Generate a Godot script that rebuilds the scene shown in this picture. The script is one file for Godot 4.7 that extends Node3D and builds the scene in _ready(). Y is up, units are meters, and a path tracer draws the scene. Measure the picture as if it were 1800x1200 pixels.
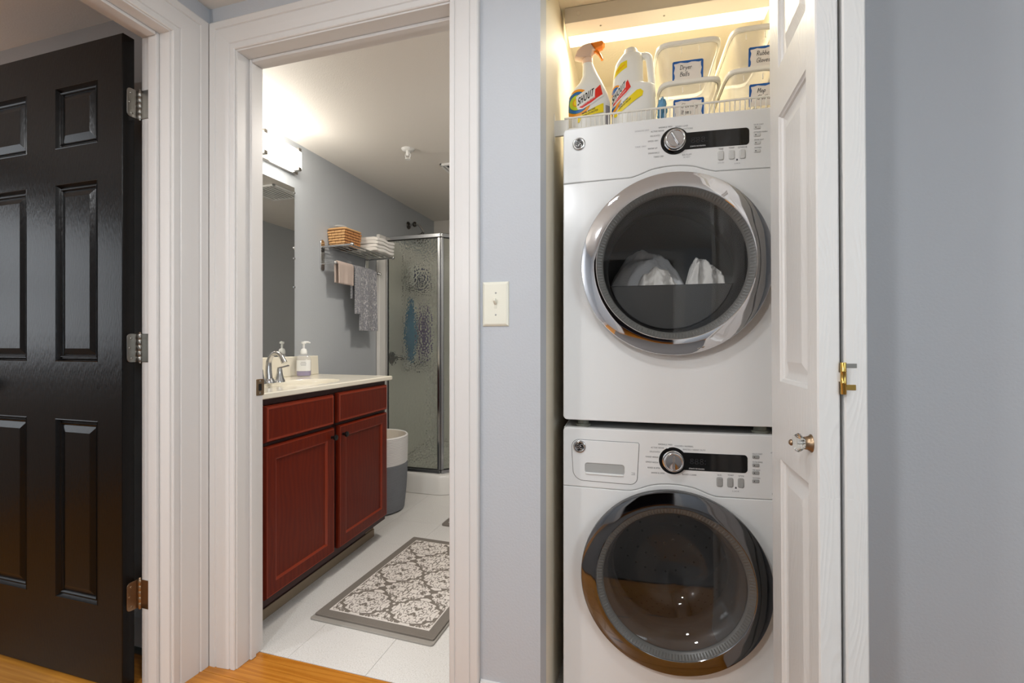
extends Node3D
# A hallway with an open black door, a bathroom doorway and a laundry closet with a stacked dryer and washer.
# Metres; y up; the hall's far wall faces +z at z = -1.21; the camera stands at the origin, 1.07 m up.

var M := {}                    # materials
var taken := {}                # names in use at top level
var closet := Transform3D(Basis(Vector3.UP, deg_to_rad(3.2)), Vector3(-0.240, 0, -1.349))   # the closet's contents stand a little askew
var font: SystemFont
var bold: SystemFont


class Geo:
	# Collects triangles. Faces are given counter-clockwise as seen from outside.
	var v := PackedVector3Array()
	var n := PackedVector3Array()
	var t := PackedVector2Array()
	var ix := PackedInt32Array()
	var xf := Transform3D()
	var swell := false           # follow the swelling front of the machines

	func vert(p: Vector3, nn: Vector3, uv := Vector2.ZERO) -> int:
		if swell:
			var k := (p.x - 0.2975) / 0.2975
			p.z += 0.011 * (1.0 - k * k)
		v.append(xf * p)
		n.append((xf.basis * nn).normalized())
		t.append(uv)
		return v.size() - 1

	func tri(a: int, b: int, c: int) -> void:
		ix.append(a); ix.append(c); ix.append(b)

	func quad(a: int, b: int, c: int, d: int) -> void:
		tri(a, b, c); tri(a, c, d)

	func face(a: Vector3, b: Vector3, c: Vector3, d: Vector3) -> void:
		var nn := (b - a).cross(d - a).normalized()
		if nn.length() < 0.5:
			nn = (c - b).cross(d - c).normalized()
		var u := (b - a).length()
		var w := (d - a).length()
		quad(vert(a, nn, Vector2(0, w)), vert(b, nn, Vector2(u, w)), vert(c, nn, Vector2(u, 0)), vert(d, nn, Vector2(0, 0)))

	func flat(poly: PackedVector2Array, z: float, up := true) -> void:
		# a flat polygon in the xy plane
		var nn := Vector3(0, 0, 1 if up else -1)
		var at := v.size()
		for p in poly:
			vert(Vector3(p.x, p.y, z), nn, p)
		var tr := Geometry2D.triangulate_polygon(poly)
		if tr.is_empty(): print("flat polygon failed ", poly.size(), " ", poly[0])
		for k in range(0, tr.size(), 3):
			var a: Vector2 = poly[tr[k]]
			var b: Vector2 = poly[tr[k + 1]]
			var c: Vector2 = poly[tr[k + 2]]
			if ((b - a).cross(c - a) > 0) == up:
				tri(at + tr[k], at + tr[k + 1], at + tr[k + 2])
			else:
				tri(at + tr[k], at + tr[k + 2], at + tr[k + 1])

	func box(c: Vector3, s: Vector3, b := 0.0) -> Geo:
		var h := s / 2.0
		b = minf(b, minf(h.x, minf(h.y, h.z)) * 0.9)
		var id := {}
		for ax in 3:
			for sg in [-1.0, 1.0]:
				var nn := Vector3.ZERO
				nn[ax] = sg
				var u := (ax + 1) % 3
				var w := (ax + 2) % 3
				var q := []
				for k in [[-1, -1], [1, -1], [1, 1], [-1, 1]]:
					var p := Vector3.ZERO
					p[ax] = sg * h[ax]
					p[u] = k[0] * (h[u] - b)
					p[w] = k[1] * (h[w] - b)
					var uv := Vector2(p[u], p[w])
					if ax == 0: uv = Vector2(-sg * p.z, -p.y)
					elif ax == 1: uv = Vector2(p.x, p.z)
					else: uv = Vector2(sg * p.x, -p.y)
					var i := vert(c + p, nn, uv)
					q.append(i)
					var key := [0, 0, 0]
					key[u] = k[0]; key[w] = k[1]; key[ax] = int(sg)
					id[[ax, key]] = i
				if sg > 0: quad(q[0], q[1], q[2], q[3])
				else: quad(q[3], q[2], q[1], q[0])
		if b > 0:
			for ax in 3:                                    # twelve edges along axis ax
				var u := (ax + 1) % 3
				var w := (ax + 2) % 3
				for su in [-1, 1]:
					for sw in [-1, 1]:
						var k0 := [0, 0, 0]; k0[ax] = -1; k0[u] = su; k0[w] = sw
						var k1 := [0, 0, 0]; k1[ax] = 1; k1[u] = su; k1[w] = sw
						var a: int = id[[u, k0]]
						var a1: int = id[[u, k1]]
						var d: int = id[[w, k0]]
						var d1: int = id[[w, k1]]
						if su * sw > 0: quad(a, d, d1, a1)
						else: quad(d, a, a1, d1)
						if false: pass
			for sx in [-1, 1]:
				for sy in [-1, 1]:
					for sz in [-1, 1]:
						var k := [sx, sy, sz]
						if sx * sy * sz > 0: tri(id[[0, k]], id[[1, k]], id[[2, k]])
						else: tri(id[[0, k]], id[[2, k]], id[[1, k]])
		return self

	func extrude(o: PackedVector2Array, prof: Array, cap0 := false, cap1 := true, thr := 0.75) -> Geo:
		# o: outline in the xy plane, counter-clockwise. prof: (inset, z) pairs from the back to the front.
		var m := o.size()
		var en := PackedVector2Array()
		for j in m:
			var e := (o[(j + 1) % m] - o[j]).normalized()
			en.append(Vector2(e.y, -e.x))
		var mi := PackedVector2Array()
		for j in m:
			var a := en[(j + m - 1) % m]
			var b := en[j]
			mi.append((a + b) / maxf(0.35, 1.0 + a.dot(b)))
		var k := prof.size()
		var pn := []
		for i in k - 1:
			var d: Vector2 = Vector2(-(prof[i + 1][0] - prof[i][0]), prof[i + 1][1] - prof[i][1]).normalized()
			pn.append(Vector2(d.y, -d.x))
		var run := 0.0
		for i in k - 1:
			var n0: Vector2 = pn[i]
			var n1: Vector2 = pn[i]
			if i > 0 and pn[i].dot(pn[i - 1]) > thr: n0 = (pn[i] + pn[i - 1]).normalized()
			if i < k - 2 and pn[i].dot(pn[i + 1]) > thr: n1 = (pn[i] + pn[i + 1]).normalized()
			run = 0.0
			for j in m:
				var j1 := (j + 1) % m
				var ea := en[j]
				var eb := en[j]
				var pe := en[(j + m - 1) % m]
				var ne := en[j1]
				if ea.dot(pe) > thr: ea = (ea + pe).normalized()
				if eb.dot(ne) > thr: eb = (eb + ne).normalized()
				var a0 := o[j] - mi[j] * float(prof[i][0])
				var b0 := o[j1] - mi[j1] * float(prof[i][0])
				var a1 := o[j] - mi[j] * float(prof[i + 1][0])
				var b1 := o[j1] - mi[j1] * float(prof[i + 1][0])
				var len := (o[j1] - o[j]).length()
				var z0: float = prof[i][1]
				var z1: float = prof[i + 1][1]
				quad(vert(Vector3(a0.x, a0.y, z0), Vector3(ea.x * n0.x, ea.y * n0.x, n0.y), Vector2(run, z0)),
					vert(Vector3(b0.x, b0.y, z0), Vector3(eb.x * n0.x, eb.y * n0.x, n0.y), Vector2(run + len, z0)),
					vert(Vector3(b1.x, b1.y, z1), Vector3(eb.x * n1.x, eb.y * n1.x, n1.y), Vector2(run + len, z1)),
					vert(Vector3(a1.x, a1.y, z1), Vector3(ea.x * n1.x, ea.y * n1.x, n1.y), Vector2(run, z1)))
				run += len
		if cap0:
			flat(inset(o, prof[0][0]), prof[0][1], false)
		if cap1:
			flat(inset(o, prof[k - 1][0]), prof[k - 1][1], true)
		return self

	static func inset(o: PackedVector2Array, d: float) -> PackedVector2Array:
		var m := o.size()
		var out := PackedVector2Array()
		for j in m:
			var e0 := (o[j] - o[(j + m - 1) % m]).normalized()
			var e1 := (o[(j + 1) % m] - o[j]).normalized()
			var a := Vector2(e0.y, -e0.x)
			var b := Vector2(e1.y, -e1.x)
			out.append(o[j] - (a + b) / maxf(0.35, 1.0 + a.dot(b)) * d)
		return out

	func lathe(prof: Array, segs := 32, thr := 0.75, axis_z := false) -> Geo:
		# prof: (radius, height) pairs, from the bottom outside upwards for a face that looks outwards
		var keep := xf
		if axis_z:
			xf = xf * Transform3D(Basis(Vector3.RIGHT, PI / 2), Vector3.ZERO)
		var k := prof.size()
		var pn := []
		for i in k - 1:
			var d: Vector2 = Vector2(prof[i + 1][0] - prof[i][0], prof[i + 1][1] - prof[i][1]).normalized()
			pn.append(Vector2(d.y, -d.x))
		var run := 0.0
		for i in k - 1:
			var n0: Vector2 = pn[i]
			var n1: Vector2 = pn[i]
			if i > 0 and pn[i].dot(pn[i - 1]) > thr: n0 = (pn[i] + pn[i - 1]).normalized()
			if i < k - 2 and pn[i].dot(pn[i + 1]) > thr: n1 = (pn[i] + pn[i + 1]).normalized()
			var at := v.size()
			var len: float = Vector2(prof[i + 1][0] - prof[i][0], prof[i + 1][1] - prof[i][1]).length()
			for j in segs + 1:
				var a := TAU * j / segs
				var c := cos(a)
				var s := -sin(a)
				vert(Vector3(c * prof[i][0], prof[i][1], s * prof[i][0]), Vector3(c * n0.x, n0.y, s * n0.x), Vector2(float(j) / segs, run))
				vert(Vector3(c * prof[i + 1][0], prof[i + 1][1], s * prof[i + 1][0]), Vector3(c * n1.x, n1.y, s * n1.x), Vector2(float(j) / segs, run + len))
			run += len
			for j in segs:
				quad(at + j * 2, at + j * 2 + 2, at + j * 2 + 3, at + j * 2 + 1)
		xf = keep
		return self

	func grid(rows: Array, closed := false, flip := false, uvs := Vector2.ONE) -> Geo:
		# a smooth surface through rows of points; rows[i][j]: i grows "up", j grows "to the right" as seen from outside
		var h := rows.size()
		var w: int = rows[0].size()
		var at := v.size()
		for i in h:
			for j in w:
				var l: Vector3 = rows[i][(j + w - 1) % w] if closed else rows[i][maxi(j - 1, 0)]
				var r: Vector3 = rows[i][(j + 1) % w] if closed else rows[i][mini(j + 1, w - 1)]
				var d: Vector3 = rows[maxi(i - 1, 0)][j]
				var u: Vector3 = rows[mini(i + 1, h - 1)][j]
				var nn := (r - l).cross(u - d)
				if nn.length() < 1e-12:
					nn = (rows[h - 1][j] - rows[0][j]) * (1.0 if i > h / 2 else -1.0)
					if flip: nn = -nn
				vert(rows[i][j], -nn if flip else nn, Vector2(float(j) / (w - (0 if closed else 1)), 1.0 - float(i) / (h - 1)) * uvs)
		for i in h - 1:
			for j in (w if closed else w - 1):
				var j1 := (j + 1) % w
				var a := at + i * w + j
				var b := at + i * w + j1
				var c := at + (i + 1) * w + j1
				var d := at + (i + 1) * w + j
				if flip: quad(d, c, b, a)
				else: quad(a, b, c, d)
		return self

	func fan(loop: PackedVector3Array, nn: Vector3) -> void:
		# caps a loop of points, counter-clockwise as seen from the side nn points to
		var c := Vector3.ZERO
		for p in loop: c += p / loop.size()
		var ci := vert(c, nn)
		var at := v.size()
		for p in loop: vert(p, nn)
		for j in loop.size():
			tri(ci, at + j, at + (j + 1) % loop.size())

	func tube(path: Array, r, segs := 10, caps := true) -> Geo:
		# r: one radius or an array of them
		var rows := []
		var up := Vector3.UP
		var m := path.size()
		for i in m:
			var d: Vector3 = (path[mini(i + 1, m - 1)] - path[maxi(i - 1, 0)]).normalized()
			if absf(d.dot(up)) > 0.95:
				up = Vector3.RIGHT if absf(d.x) < 0.9 else Vector3.BACK
			var s := d.cross(up).normalized()
			up = s.cross(d).normalized()
			var rr: float = r[i] if r is Array else r
			var row := PackedVector3Array()
			for j in segs:
				var a := TAU * j / segs
				row.append(path[i] + (s * cos(a) + up * sin(a)) * rr)
			rows.append(row)
		grid(rows, true, true)
		if caps:
			var a: PackedVector3Array = rows[0]
			var z: PackedVector3Array = rows[m - 1].duplicate()
			fan(a, (path[0] - path[1]).normalized())
			z.reverse()
			fan(z, (path[m - 1] - path[m - 2]).normalized())
		return self

	func ball(c: Vector3, r: Vector3, segs := 16, rings := 10, rough := 0.0, noise: FastNoiseLite = null) -> Geo:
		var rows := []
		for i in rings + 1:
			var row := PackedVector3Array()
			var b := -PI / 2 + PI * i / rings
			for j in segs:
				var a := TAU * j / segs
				var d := Vector3(cos(b) * cos(a), sin(b), -cos(b) * sin(a))
				var k := 1.0
				if noise: k += rough * noise.get_noise_3dv(d * 10.0)
				row.append(c + d * r * k)
			rows.append(row)
		return grid(rows, true)

	func mesh() -> ArrayMesh:
		var a := []
		a.resize(Mesh.ARRAY_MAX)
		a[Mesh.ARRAY_VERTEX] = v
		a[Mesh.ARRAY_NORMAL] = n
		a[Mesh.ARRAY_TEX_UV] = t
		a[Mesh.ARRAY_INDEX] = ix
		var out := ArrayMesh.new()
		out.add_surface_from_arrays(Mesh.PRIMITIVE_TRIANGLES, a)
		return out


# ---------------------------------------------------------------- scene helpers

func numbered(called: String) -> String:
	var k: int = taken.get(called, 0)
	taken[called] = k + 1
	return called if k == 0 else "%s_%03d" % [called, k]


func tag(o: Node, label: String, category: String, group := "", kind := "") -> void:
	o.set_meta("label", label)
	o.set_meta("category", category)
	if group: o.set_meta("group", group)
	if kind: o.set_meta("kind", kind)


func thing(called: String, label: String, category: String, at := Vector3.ZERO, turn := 0.0, group := "", kind := "") -> Node3D:
	var o := Node3D.new()
	o.name = numbered(called)
	add_child(o)
	o.position = at
	o.rotation.y = turn
	tag(o, label, category, group, kind)
	return o


func part(parent: Node, called: String, g, m: Material, label := "") -> MeshInstance3D:
	var o := MeshInstance3D.new()
	o.mesh = g.mesh() if g is Geo else g
	o.material_override = m
	var key := "%d/%s" % [parent.get_instance_id(), called]
	var k: int = taken.get(key, 0)
	taken[key] = k + 1
	o.name = called if k == 0 else "%s_%03d" % [called, k]
	parent.add_child(o)
	if label: o.set_meta("label", label)
	return o


func single(called: String, g, m: Material, label: String, category: String, kind := "", group := "") -> MeshInstance3D:
	var o := MeshInstance3D.new()
	o.mesh = g.mesh() if g is Geo else g
	o.material_override = m
	o.name = numbered(called)
	add_child(o)
	tag(o, label, category, group, kind)
	return o


func B(c: Vector3, s: Vector3, b := 0.0) -> Geo:
	return Geo.new().box(c, s, b)


func span(a: Vector3, b: Vector3, bev := 0.0) -> Geo:
	return Geo.new().box((a + b) / 2, (b - a).abs(), bev)


func rrect(cx: float, cy: float, w: float, h: float, r: float, k := 5) -> PackedVector2Array:
	var o := PackedVector2Array()
	var c := [[1, -1, -PI / 2], [1, 1, 0.0], [-1, 1, PI / 2], [-1, -1, PI]]
	for q in c:
		for i in k + 1:
			var a: float = q[2] + PI / 2 * i / k
			o.append(Vector2(cx + q[0] * (w / 2 - r) + r * cos(a), cy + q[1] * (h / 2 - r) + r * sin(a)))
	return o


func rect(x0: float, y0: float, x1: float, y1: float) -> PackedVector2Array:
	return PackedVector2Array([Vector2(x0, y0), Vector2(x1, y0), Vector2(x1, y1), Vector2(x0, y1)])


func circ(cx: float, cy: float, r: float, k := 32) -> PackedVector2Array:
	var o := PackedVector2Array()
	for i in k:
		o.append(Vector2(cx + r * cos(TAU * i / k), cy + r * sin(TAU * i / k)))
	return o


func lin(a: Vector3, b: Vector3, k: int) -> Array:
	var o := []
	for i in k + 1: o.append(a.lerp(b, float(i) / k))
	return o


func curve(pts: Array, k := 8) -> Array:
	# a smooth path through the points
	var o := []
	var m := pts.size()
	for i in m - 1:
		var p0: Vector3 = pts[maxi(i - 1, 0)]
		var p3: Vector3 = pts[mini(i + 2, m - 1)]
		for j in k:
			o.append(pts[i].cubic_interpolate(pts[i + 1], p0, p3, float(j) / k))
	o.append(pts[m - 1])
	return o


func words(parent: Node, text: String, size: float, at: Vector3, m: Material, turn := 0.0, width := 0.0, heavy := false, called := "lettering") -> MeshInstance3D:
	# flat print; size is the height of a capital; width, if given, is the width to fit
	var t := TextMesh.new()
	t.text = text
	t.font = bold if heavy else font
	t.font_size = 48
	t.depth = 0.0
	t.pixel_size = size / (48 * 0.715)
	t.curve_step = 3.0
	var o := part(parent, called, t, m)
	var w := t.get_aabb().size.x
	o.transform = Transform3D(Basis(Vector3.UP, turn).scaled_local(Vector3(width / w if width > 0 and w > 0 else 1.0, 1, 1)), at)
	return o


func mat(called: String, c: Color, rough := 0.6, metal := 0.0, spec := 0.5) -> StandardMaterial3D:
	if M.has(called): return M[called]
	var m := StandardMaterial3D.new()
	m.resource_name = called
	m.albedo_color = c
	m.roughness = rough
	m.metallic = metal
	m.metallic_specular = spec
	M[called] = m
	return m


func glow(called: String, c: Color, e: float) -> StandardMaterial3D:
	var m := mat(called, c, 0.5)
	m.emission_enabled = true
	m.emission = c
	m.emission_energy_multiplier = e
	return m


func noise(freq: float, kind := FastNoiseLite.TYPE_SIMPLEX_SMOOTH, oct := 3, sd := 7) -> FastNoiseLite:
	var f := FastNoiseLite.new()
	f.noise_type = kind
	f.frequency = freq
	f.fractal_octaves = oct
	f.seed = sd
	return f


func noise_tex(f: FastNoiseLite, size: int, normal := false, strength := 4.0, ramp: Gradient = null) -> NoiseTexture2D:
	var t := NoiseTexture2D.new()
	t.width = size
	t.height = size
	t.seamless = true
	t.noise = f
	t.as_normal_map = normal
	t.bump_strength = strength
	if ramp: t.color_ramp = ramp
	return t


func ramp(stops: Array) -> Gradient:
	var g := Gradient.new()
	g.offsets = PackedFloat32Array(stops.map(func(s): return s[0]))
	g.colors = PackedColorArray(stops.map(func(s): return s[1]))
	return g


func relief(m: StandardMaterial3D, tex: Texture2D, scale: float, uv: Vector3, world := true) -> void:
	m.normal_enabled = true
	m.normal_texture = tex
	m.normal_scale = scale
	m.uv1_triplanar = true
	m.uv1_world_triplanar = world
	m.uv1_scale = uv


func _ready() -> void:
	# ---- camera
	var cam := Camera3D.new()
	cam.name = "camera"
	cam.projection = Camera3D.PROJECTION_FRUSTUM
	cam.near = 0.05
	cam.far = 60.0
	cam.size = 0.05 * 1200.0 / 814.0
	cam.frustum_offset = Vector2(0, 0.05 * 4.0 / 814.0)
	cam.position = Vector3(0, 1.07, 0)
	cam.rotation_degrees.y = 16.4
	add_child(cam)
	cam.current = true
	# ---- air: everything is indoors, the sky enters only through unseen windows
	var e := Environment.new()
	e.background_mode = Environment.BG_COLOR
	e.background_color = Color(0.75, 0.82, 0.9)
	e.tonemap_mode = Environment.TONE_MAPPER_LINEAR
	e.tonemap_exposure = 1.15
	e.sdfgi_enabled = true
	e.ssao_enabled = true
	e.ssil_enabled = true
	var we := WorldEnvironment.new()
	we.name = "environment"
	we.environment = e
	add_child(we)
	# ---- daylight lamps in unseen windows, for the hall and the black door
	area("unseen_window_daylight", Vector3(1.84, 1.50, 1.0), Vector3(-1, 0, 0), Vector2(1.2, 1.1), Color(0.90, 0.96, 1.0), 1.7)
	area("unseen_side_window_daylight", Vector3(-3.96, 1.465, 0.20), Vector3(1, 0, 0), Vector2(1.1, 1.0), Color(0.95, 0.97, 1.0), 0.40)

	font = SystemFont.new()
	font.font_names = PackedStringArray(["Droid Sans"])
	bold = SystemFont.new()
	bold.font_names = PackedStringArray(["Droid Sans"])
	bold.font_weight = 700
	materials()
	shell()
	unseen_downlights()
	bathroom_doorway()
	side_door()
	bifold_door()
	laundry()
	closet_shelf()
	bathroom()
	behind_the_camera()


func area(called: String, at: Vector3, towards: Vector3, size: Vector2, c: Color, energy: float) -> void:
	var l := AreaLight3D.new()
	l.name = called
	l.area_size = size
	l.light_color = c
	l.light_energy = energy
	l.area_range = 12.0
	l.area_attenuation = 2.0
	l.shadow_enabled = true
	add_child(l)
	l.look_at_from_position(at, at + towards, Vector3.UP if absf(towards.y) < 0.9 else Vector3.BACK)


func bulb(called: String, at: Vector3, c: Color, energy: float, size: float, parent: Node = self) -> void:
	var l := OmniLight3D.new()
	l.name = called
	l.light_color = c
	l.light_energy = energy
	l.light_size = size
	l.omni_range = 10.0
	l.omni_attenuation = 2.0
	l.shadow_enabled = true
	parent.add_child(l)
	l.position = at


func materials() -> void:
	var peel := noise_tex(noise(0.06, FastNoiseLite.TYPE_SIMPLEX_SMOOTH, 2, 3), 256, true, 3.0)
	for w in [["wall", Color(0.745, 0.758, 0.778)], ["wall_side", Color(0.66, 0.65, 0.64)], ["wall_bath", Color(0.70, 0.715, 0.73)], ["wall_cream", Color(0.90, 0.865, 0.79)], ["ceiling", Color(0.89, 0.87, 0.84)]]:
		relief(mat(w[0], w[1], 0.62), peel, 0.16, Vector3(7, 7, 7))
	mat("trim", Color(0.865, 0.855, 0.845), 0.38)
	relief(mat("leaf", Color(0.88, 0.875, 0.865), 0.42), wave_grain(), 0.12, Vector3(5, 2.5, 5))
	mat("black_paint", Color(0.028, 0.024, 0.022), 0.27, 0.0, 0.36)
	relief(M["black_paint"], noise_tex(noise(0.05, FastNoiseLite.TYPE_SIMPLEX_SMOOTH, 3, 21), 256, true, 3.0), 0.12, Vector3(14, 2.0, 14))
	mat("nickel", Color(0.60, 0.585, 0.56), 0.32, 1.0)
	mat("worn_nickel", Color(0.62, 0.53, 0.43), 0.38, 1.0)
	mat("brass", Color(0.80, 0.66, 0.36), 0.22, 1.0)
	mat("chrome", Color(0.86, 0.86, 0.87), 0.04, 1.0)
	mat("satin_chrome", Color(0.80, 0.80, 0.80), 0.16, 1.0)
	mat("dark_metal", Color(0.35, 0.34, 0.33), 0.3, 1.0)
	mat("enamel", Color(0.90, 0.90, 0.895), 0.22)
	mat("enamel_plastic", Color(0.895, 0.895, 0.89), 0.30)
	mat("button_grey", Color(0.80, 0.80, 0.79), 0.35)
	mat("button_dark", Color(0.62, 0.62, 0.61), 0.35)
	mat("print_dark", Color(0.30, 0.30, 0.31), 0.6)
	mat("print_grey", Color(0.62, 0.62, 0.63), 0.6)
	mat("print_white", Color(0.88, 0.88, 0.88), 0.6)
	mat("print_faint", Color(0.16, 0.16, 0.17), 0.3)
	mat("print_black", Color(0.04, 0.04, 0.045), 0.6)
	mat("gloss_black", Color(0.035, 0.035, 0.042), 0.08)
	mat("rubber", Color(0.10, 0.10, 0.10), 0.6)
	mat("gasket", Color(0.34, 0.34, 0.34), 0.5)
	mat("ridged", Color(0.36, 0.36, 0.35), 0.35)
	mat("drum", Color(0.50, 0.50, 0.50), 0.38, 0.45)
	mat("drum_dark", Color(0.26, 0.26, 0.255), 0.5)
	mat("plastic_white", Color(0.93, 0.93, 0.92), 0.32)
	mat("wire_white", Color(0.93, 0.915, 0.885), 0.35)
	mat("ivory", Color(0.90, 0.89, 0.83), 0.35)
	mat("hole", Color(0.03, 0.03, 0.03), 0.8)
	mat("paper", Color(0.93, 0.90, 0.87), 0.8)
	mat("tape_blue", Color(0.10, 0.36, 0.66), 0.6)
	mat("ink", Color(0.16, 0.15, 0.16), 0.7)
	mat("label_yellow", Color(0.96, 0.86, 0.05), 0.4)
	mat("label_orange", Color(0.97, 0.62, 0.08), 0.4)
	mat("label_lime", Color(0.78, 0.86, 0.10), 0.4)
	mat("label_blue", Color(0.08, 0.42, 0.72), 0.4)
	mat("label_red", Color(0.89, 0.16, 0.10), 0.4)
	mat("label_green", Color(0.20, 0.50, 0.22), 0.4)
	mat("label_grey", Color(0.55, 0.54, 0.58), 0.4)
	mat("orange_plastic", Color(0.98, 0.55, 0.16), 0.25)
	var op := mat("orange_clear", Color(0.96, 0.72, 0.55, 0.72), 0.3)
	op.transparency = BaseMaterial3D.TRANSPARENCY_ALPHA
	# translucent bins
	var bin := mat("bin_plastic", Color(0.95, 0.93, 0.87, 0.46), 0.36)
	bin.transparency = BaseMaterial3D.TRANSPARENCY_ALPHA
	mat("bin_rim", Color(0.95, 0.935, 0.90), 0.36)
	mat("cloth_blue", Color(0.42, 0.62, 0.76), 0.9)
	mat("cloth_dark", Color(0.22, 0.24, 0.28), 0.9)
	mat("cloth_tan", Color(0.55, 0.47, 0.36), 0.9)
	# glass
	var g := mat("door_glass", Color(0.03, 0.031, 0.035, 0.09), 0.0, 0.0, 0.75)
	g.transparency = BaseMaterial3D.TRANSPARENCY_ALPHA
	var wg := mat("washer_glass", Color(0.03, 0.03, 0.03, 0.30), 0.0, 0.0, 0.65)
	wg.transparency = BaseMaterial3D.TRANSPARENCY_ALPHA
	var cr := mat("crystal", Color(0.97, 0.98, 0.97, 0.02), 0.0)
	cr.refraction_enabled = true
	cr.refraction_scale = 0.05
	var pg := mat("pane_glass", Color(0.94, 0.95, 0.93, 0.04), 0.02)
	pg.refraction_enabled = true
	pg.refraction_scale = 0.035
	var ob := mat("obscure_glass", Color(0.93, 0.95, 0.92, 0.05), 0.03)
	ob.refraction_enabled = true
	ob.refraction_scale = 0.035
	var cells := noise(0.05, FastNoiseLite.TYPE_CELLULAR, 1, 5)
	cells.cellular_return_type = FastNoiseLite.RETURN_DISTANCE
	relief(ob, noise_tex(cells, 256, true, 8.0), 0.60, Vector3(4.5, 4.5, 4.5))
	var clear := mat("bottle_clear", Color(0.95, 0.95, 0.97, 0.16), 0.05)
	clear.transparency = BaseMaterial3D.TRANSPARENCY_ALPHA
	mat("mirror", Color(0.92, 0.925, 0.92), 0.0, 1.0)
	# bathroom
	mat("marble", Color(0.92, 0.895, 0.83), 0.14)
	mat("acrylic", Color(0.93, 0.92, 0.90), 0.18)
	mat("soap_purple", Color(0.56, 0.50, 0.66), 0.2)
	mat("towel_white", Color(0.93, 0.92, 0.90), 0.95)
	fuzz(M["towel_white"], 60)
	mat("towel_taupe", Color(0.78, 0.71, 0.67), 0.95)
	fuzz(M["towel_taupe"], 60)
	mat("towel_grey", Color(0.50, 0.50, 0.51), 0.95)
	fuzz(M["towel_grey"], 60)
	mat("rope_white", Color(0.90, 0.89, 0.88), 0.9)
	mat("rope_grey", Color(0.50, 0.51, 0.53), 0.9)
	mat("rope_inside", Color(0.92, 0.89, 0.84), 0.9)
	mat("wicker", Color(0.84, 0.66, 0.45), 0.7)
	mat("wicker_shaded", Color(0.74, 0.52, 0.32), 0.7)  # shaded copy of wicker: the side faces' darkness put into the colour
	mat("wicker_core", Color(0.40, 0.24, 0.12), 0.8)
	mat("blue_pouf", Color(0.12, 0.42, 0.58), 0.9)
	mat("purple_pouf", Color(0.34, 0.24, 0.50), 0.9)
	mat("navy", Color(0.10, 0.16, 0.38), 0.5)
	# cherry
	var cherry := mat("cherry", Color.WHITE, 0.34, 0.0, 0.36)
	cherry.albedo_texture = streaks(256, 256, Color(0.345, 0.082, 0.022), Color(0.43, 0.130, 0.038), 31, 0)
	cherry.uv1_triplanar = true
	cherry.uv1_world_triplanar = true
	cherry.uv1_scale = Vector3(3.5, 1.4, 3.5)
	mat("cherry_highlight", Color(0.52, 0.17, 0.065), 0.28)  # reddish highlight along the cabinet bevels, put into the colour
	mat("cherry_dark", Color(0.19, 0.055, 0.04), 0.45)
	mat("tan_vinyl", Color(0.56, 0.49, 0.40), 0.6)
	# floors
	for k in 4:
		var p := mat("pine_%d" % k, Color(1, 1, 1), 0.28)
		p.albedo_texture = streaks(512, 128, [Color(0.72, 0.45, 0.14), Color(0.76, 0.49, 0.17), Color(0.68, 0.41, 0.12), Color(0.74, 0.46, 0.15)][k], [Color(0.84, 0.58, 0.24), Color(0.86, 0.61, 0.27), Color(0.80, 0.54, 0.21), Color(0.85, 0.58, 0.23)][k], 40 + k, 3)
		p.uv1_scale = Vector3(1, 1, 1)
	var vin := mat("vinyl", Color.WHITE, 0.34)
	var sp := noise(0.25, FastNoiseLite.TYPE_SIMPLEX, 2, 9)
	vin.albedo_texture = noise_tex(sp, 256, false, 1, ramp([[0.0, Color(0.74, 0.725, 0.70)], [0.25, Color(0.875, 0.865, 0.845)], [0.6, Color(0.895, 0.885, 0.87)], [1.0, Color(0.92, 0.915, 0.905)]]))
	vin.uv1_triplanar = true
	vin.uv1_world_triplanar = true
	vin.uv1_scale = Vector3(2.4, 2.4, 2.4)
	mat("grout", Color(0.60, 0.585, 0.55), 0.8)
	var rug := mat("rug", Color.WHITE, 0.95)
	rug.albedo_texture = damask(384, 560)
	mat("rug_border", Color(0.50, 0.47, 0.435), 0.95)
	fuzz(M["rug_border"], 50)
	mat("rug_under", Color(0.62, 0.60, 0.57), 0.95)
	var pt := mat("towel_damask", Color.WHITE, 0.95)
	pt.albedo_texture = towel_print()
	pt.rim_enabled = true
	pt.rim = 0.4


func fuzz(m: StandardMaterial3D, k: float) -> void:
	if not M.has("_fuzz"):
		var s := StandardMaterial3D.new()
		s.normal_texture = noise_tex(noise(0.12, FastNoiseLite.TYPE_SIMPLEX, 2, 12), 256, true, 6.0)
		M["_fuzz"] = s
	relief(m, M["_fuzz"].normal_texture, 0.55, Vector3.ONE * k * 0.2, false)
	m.rim_enabled = true
	m.rim = 0.3


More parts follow.
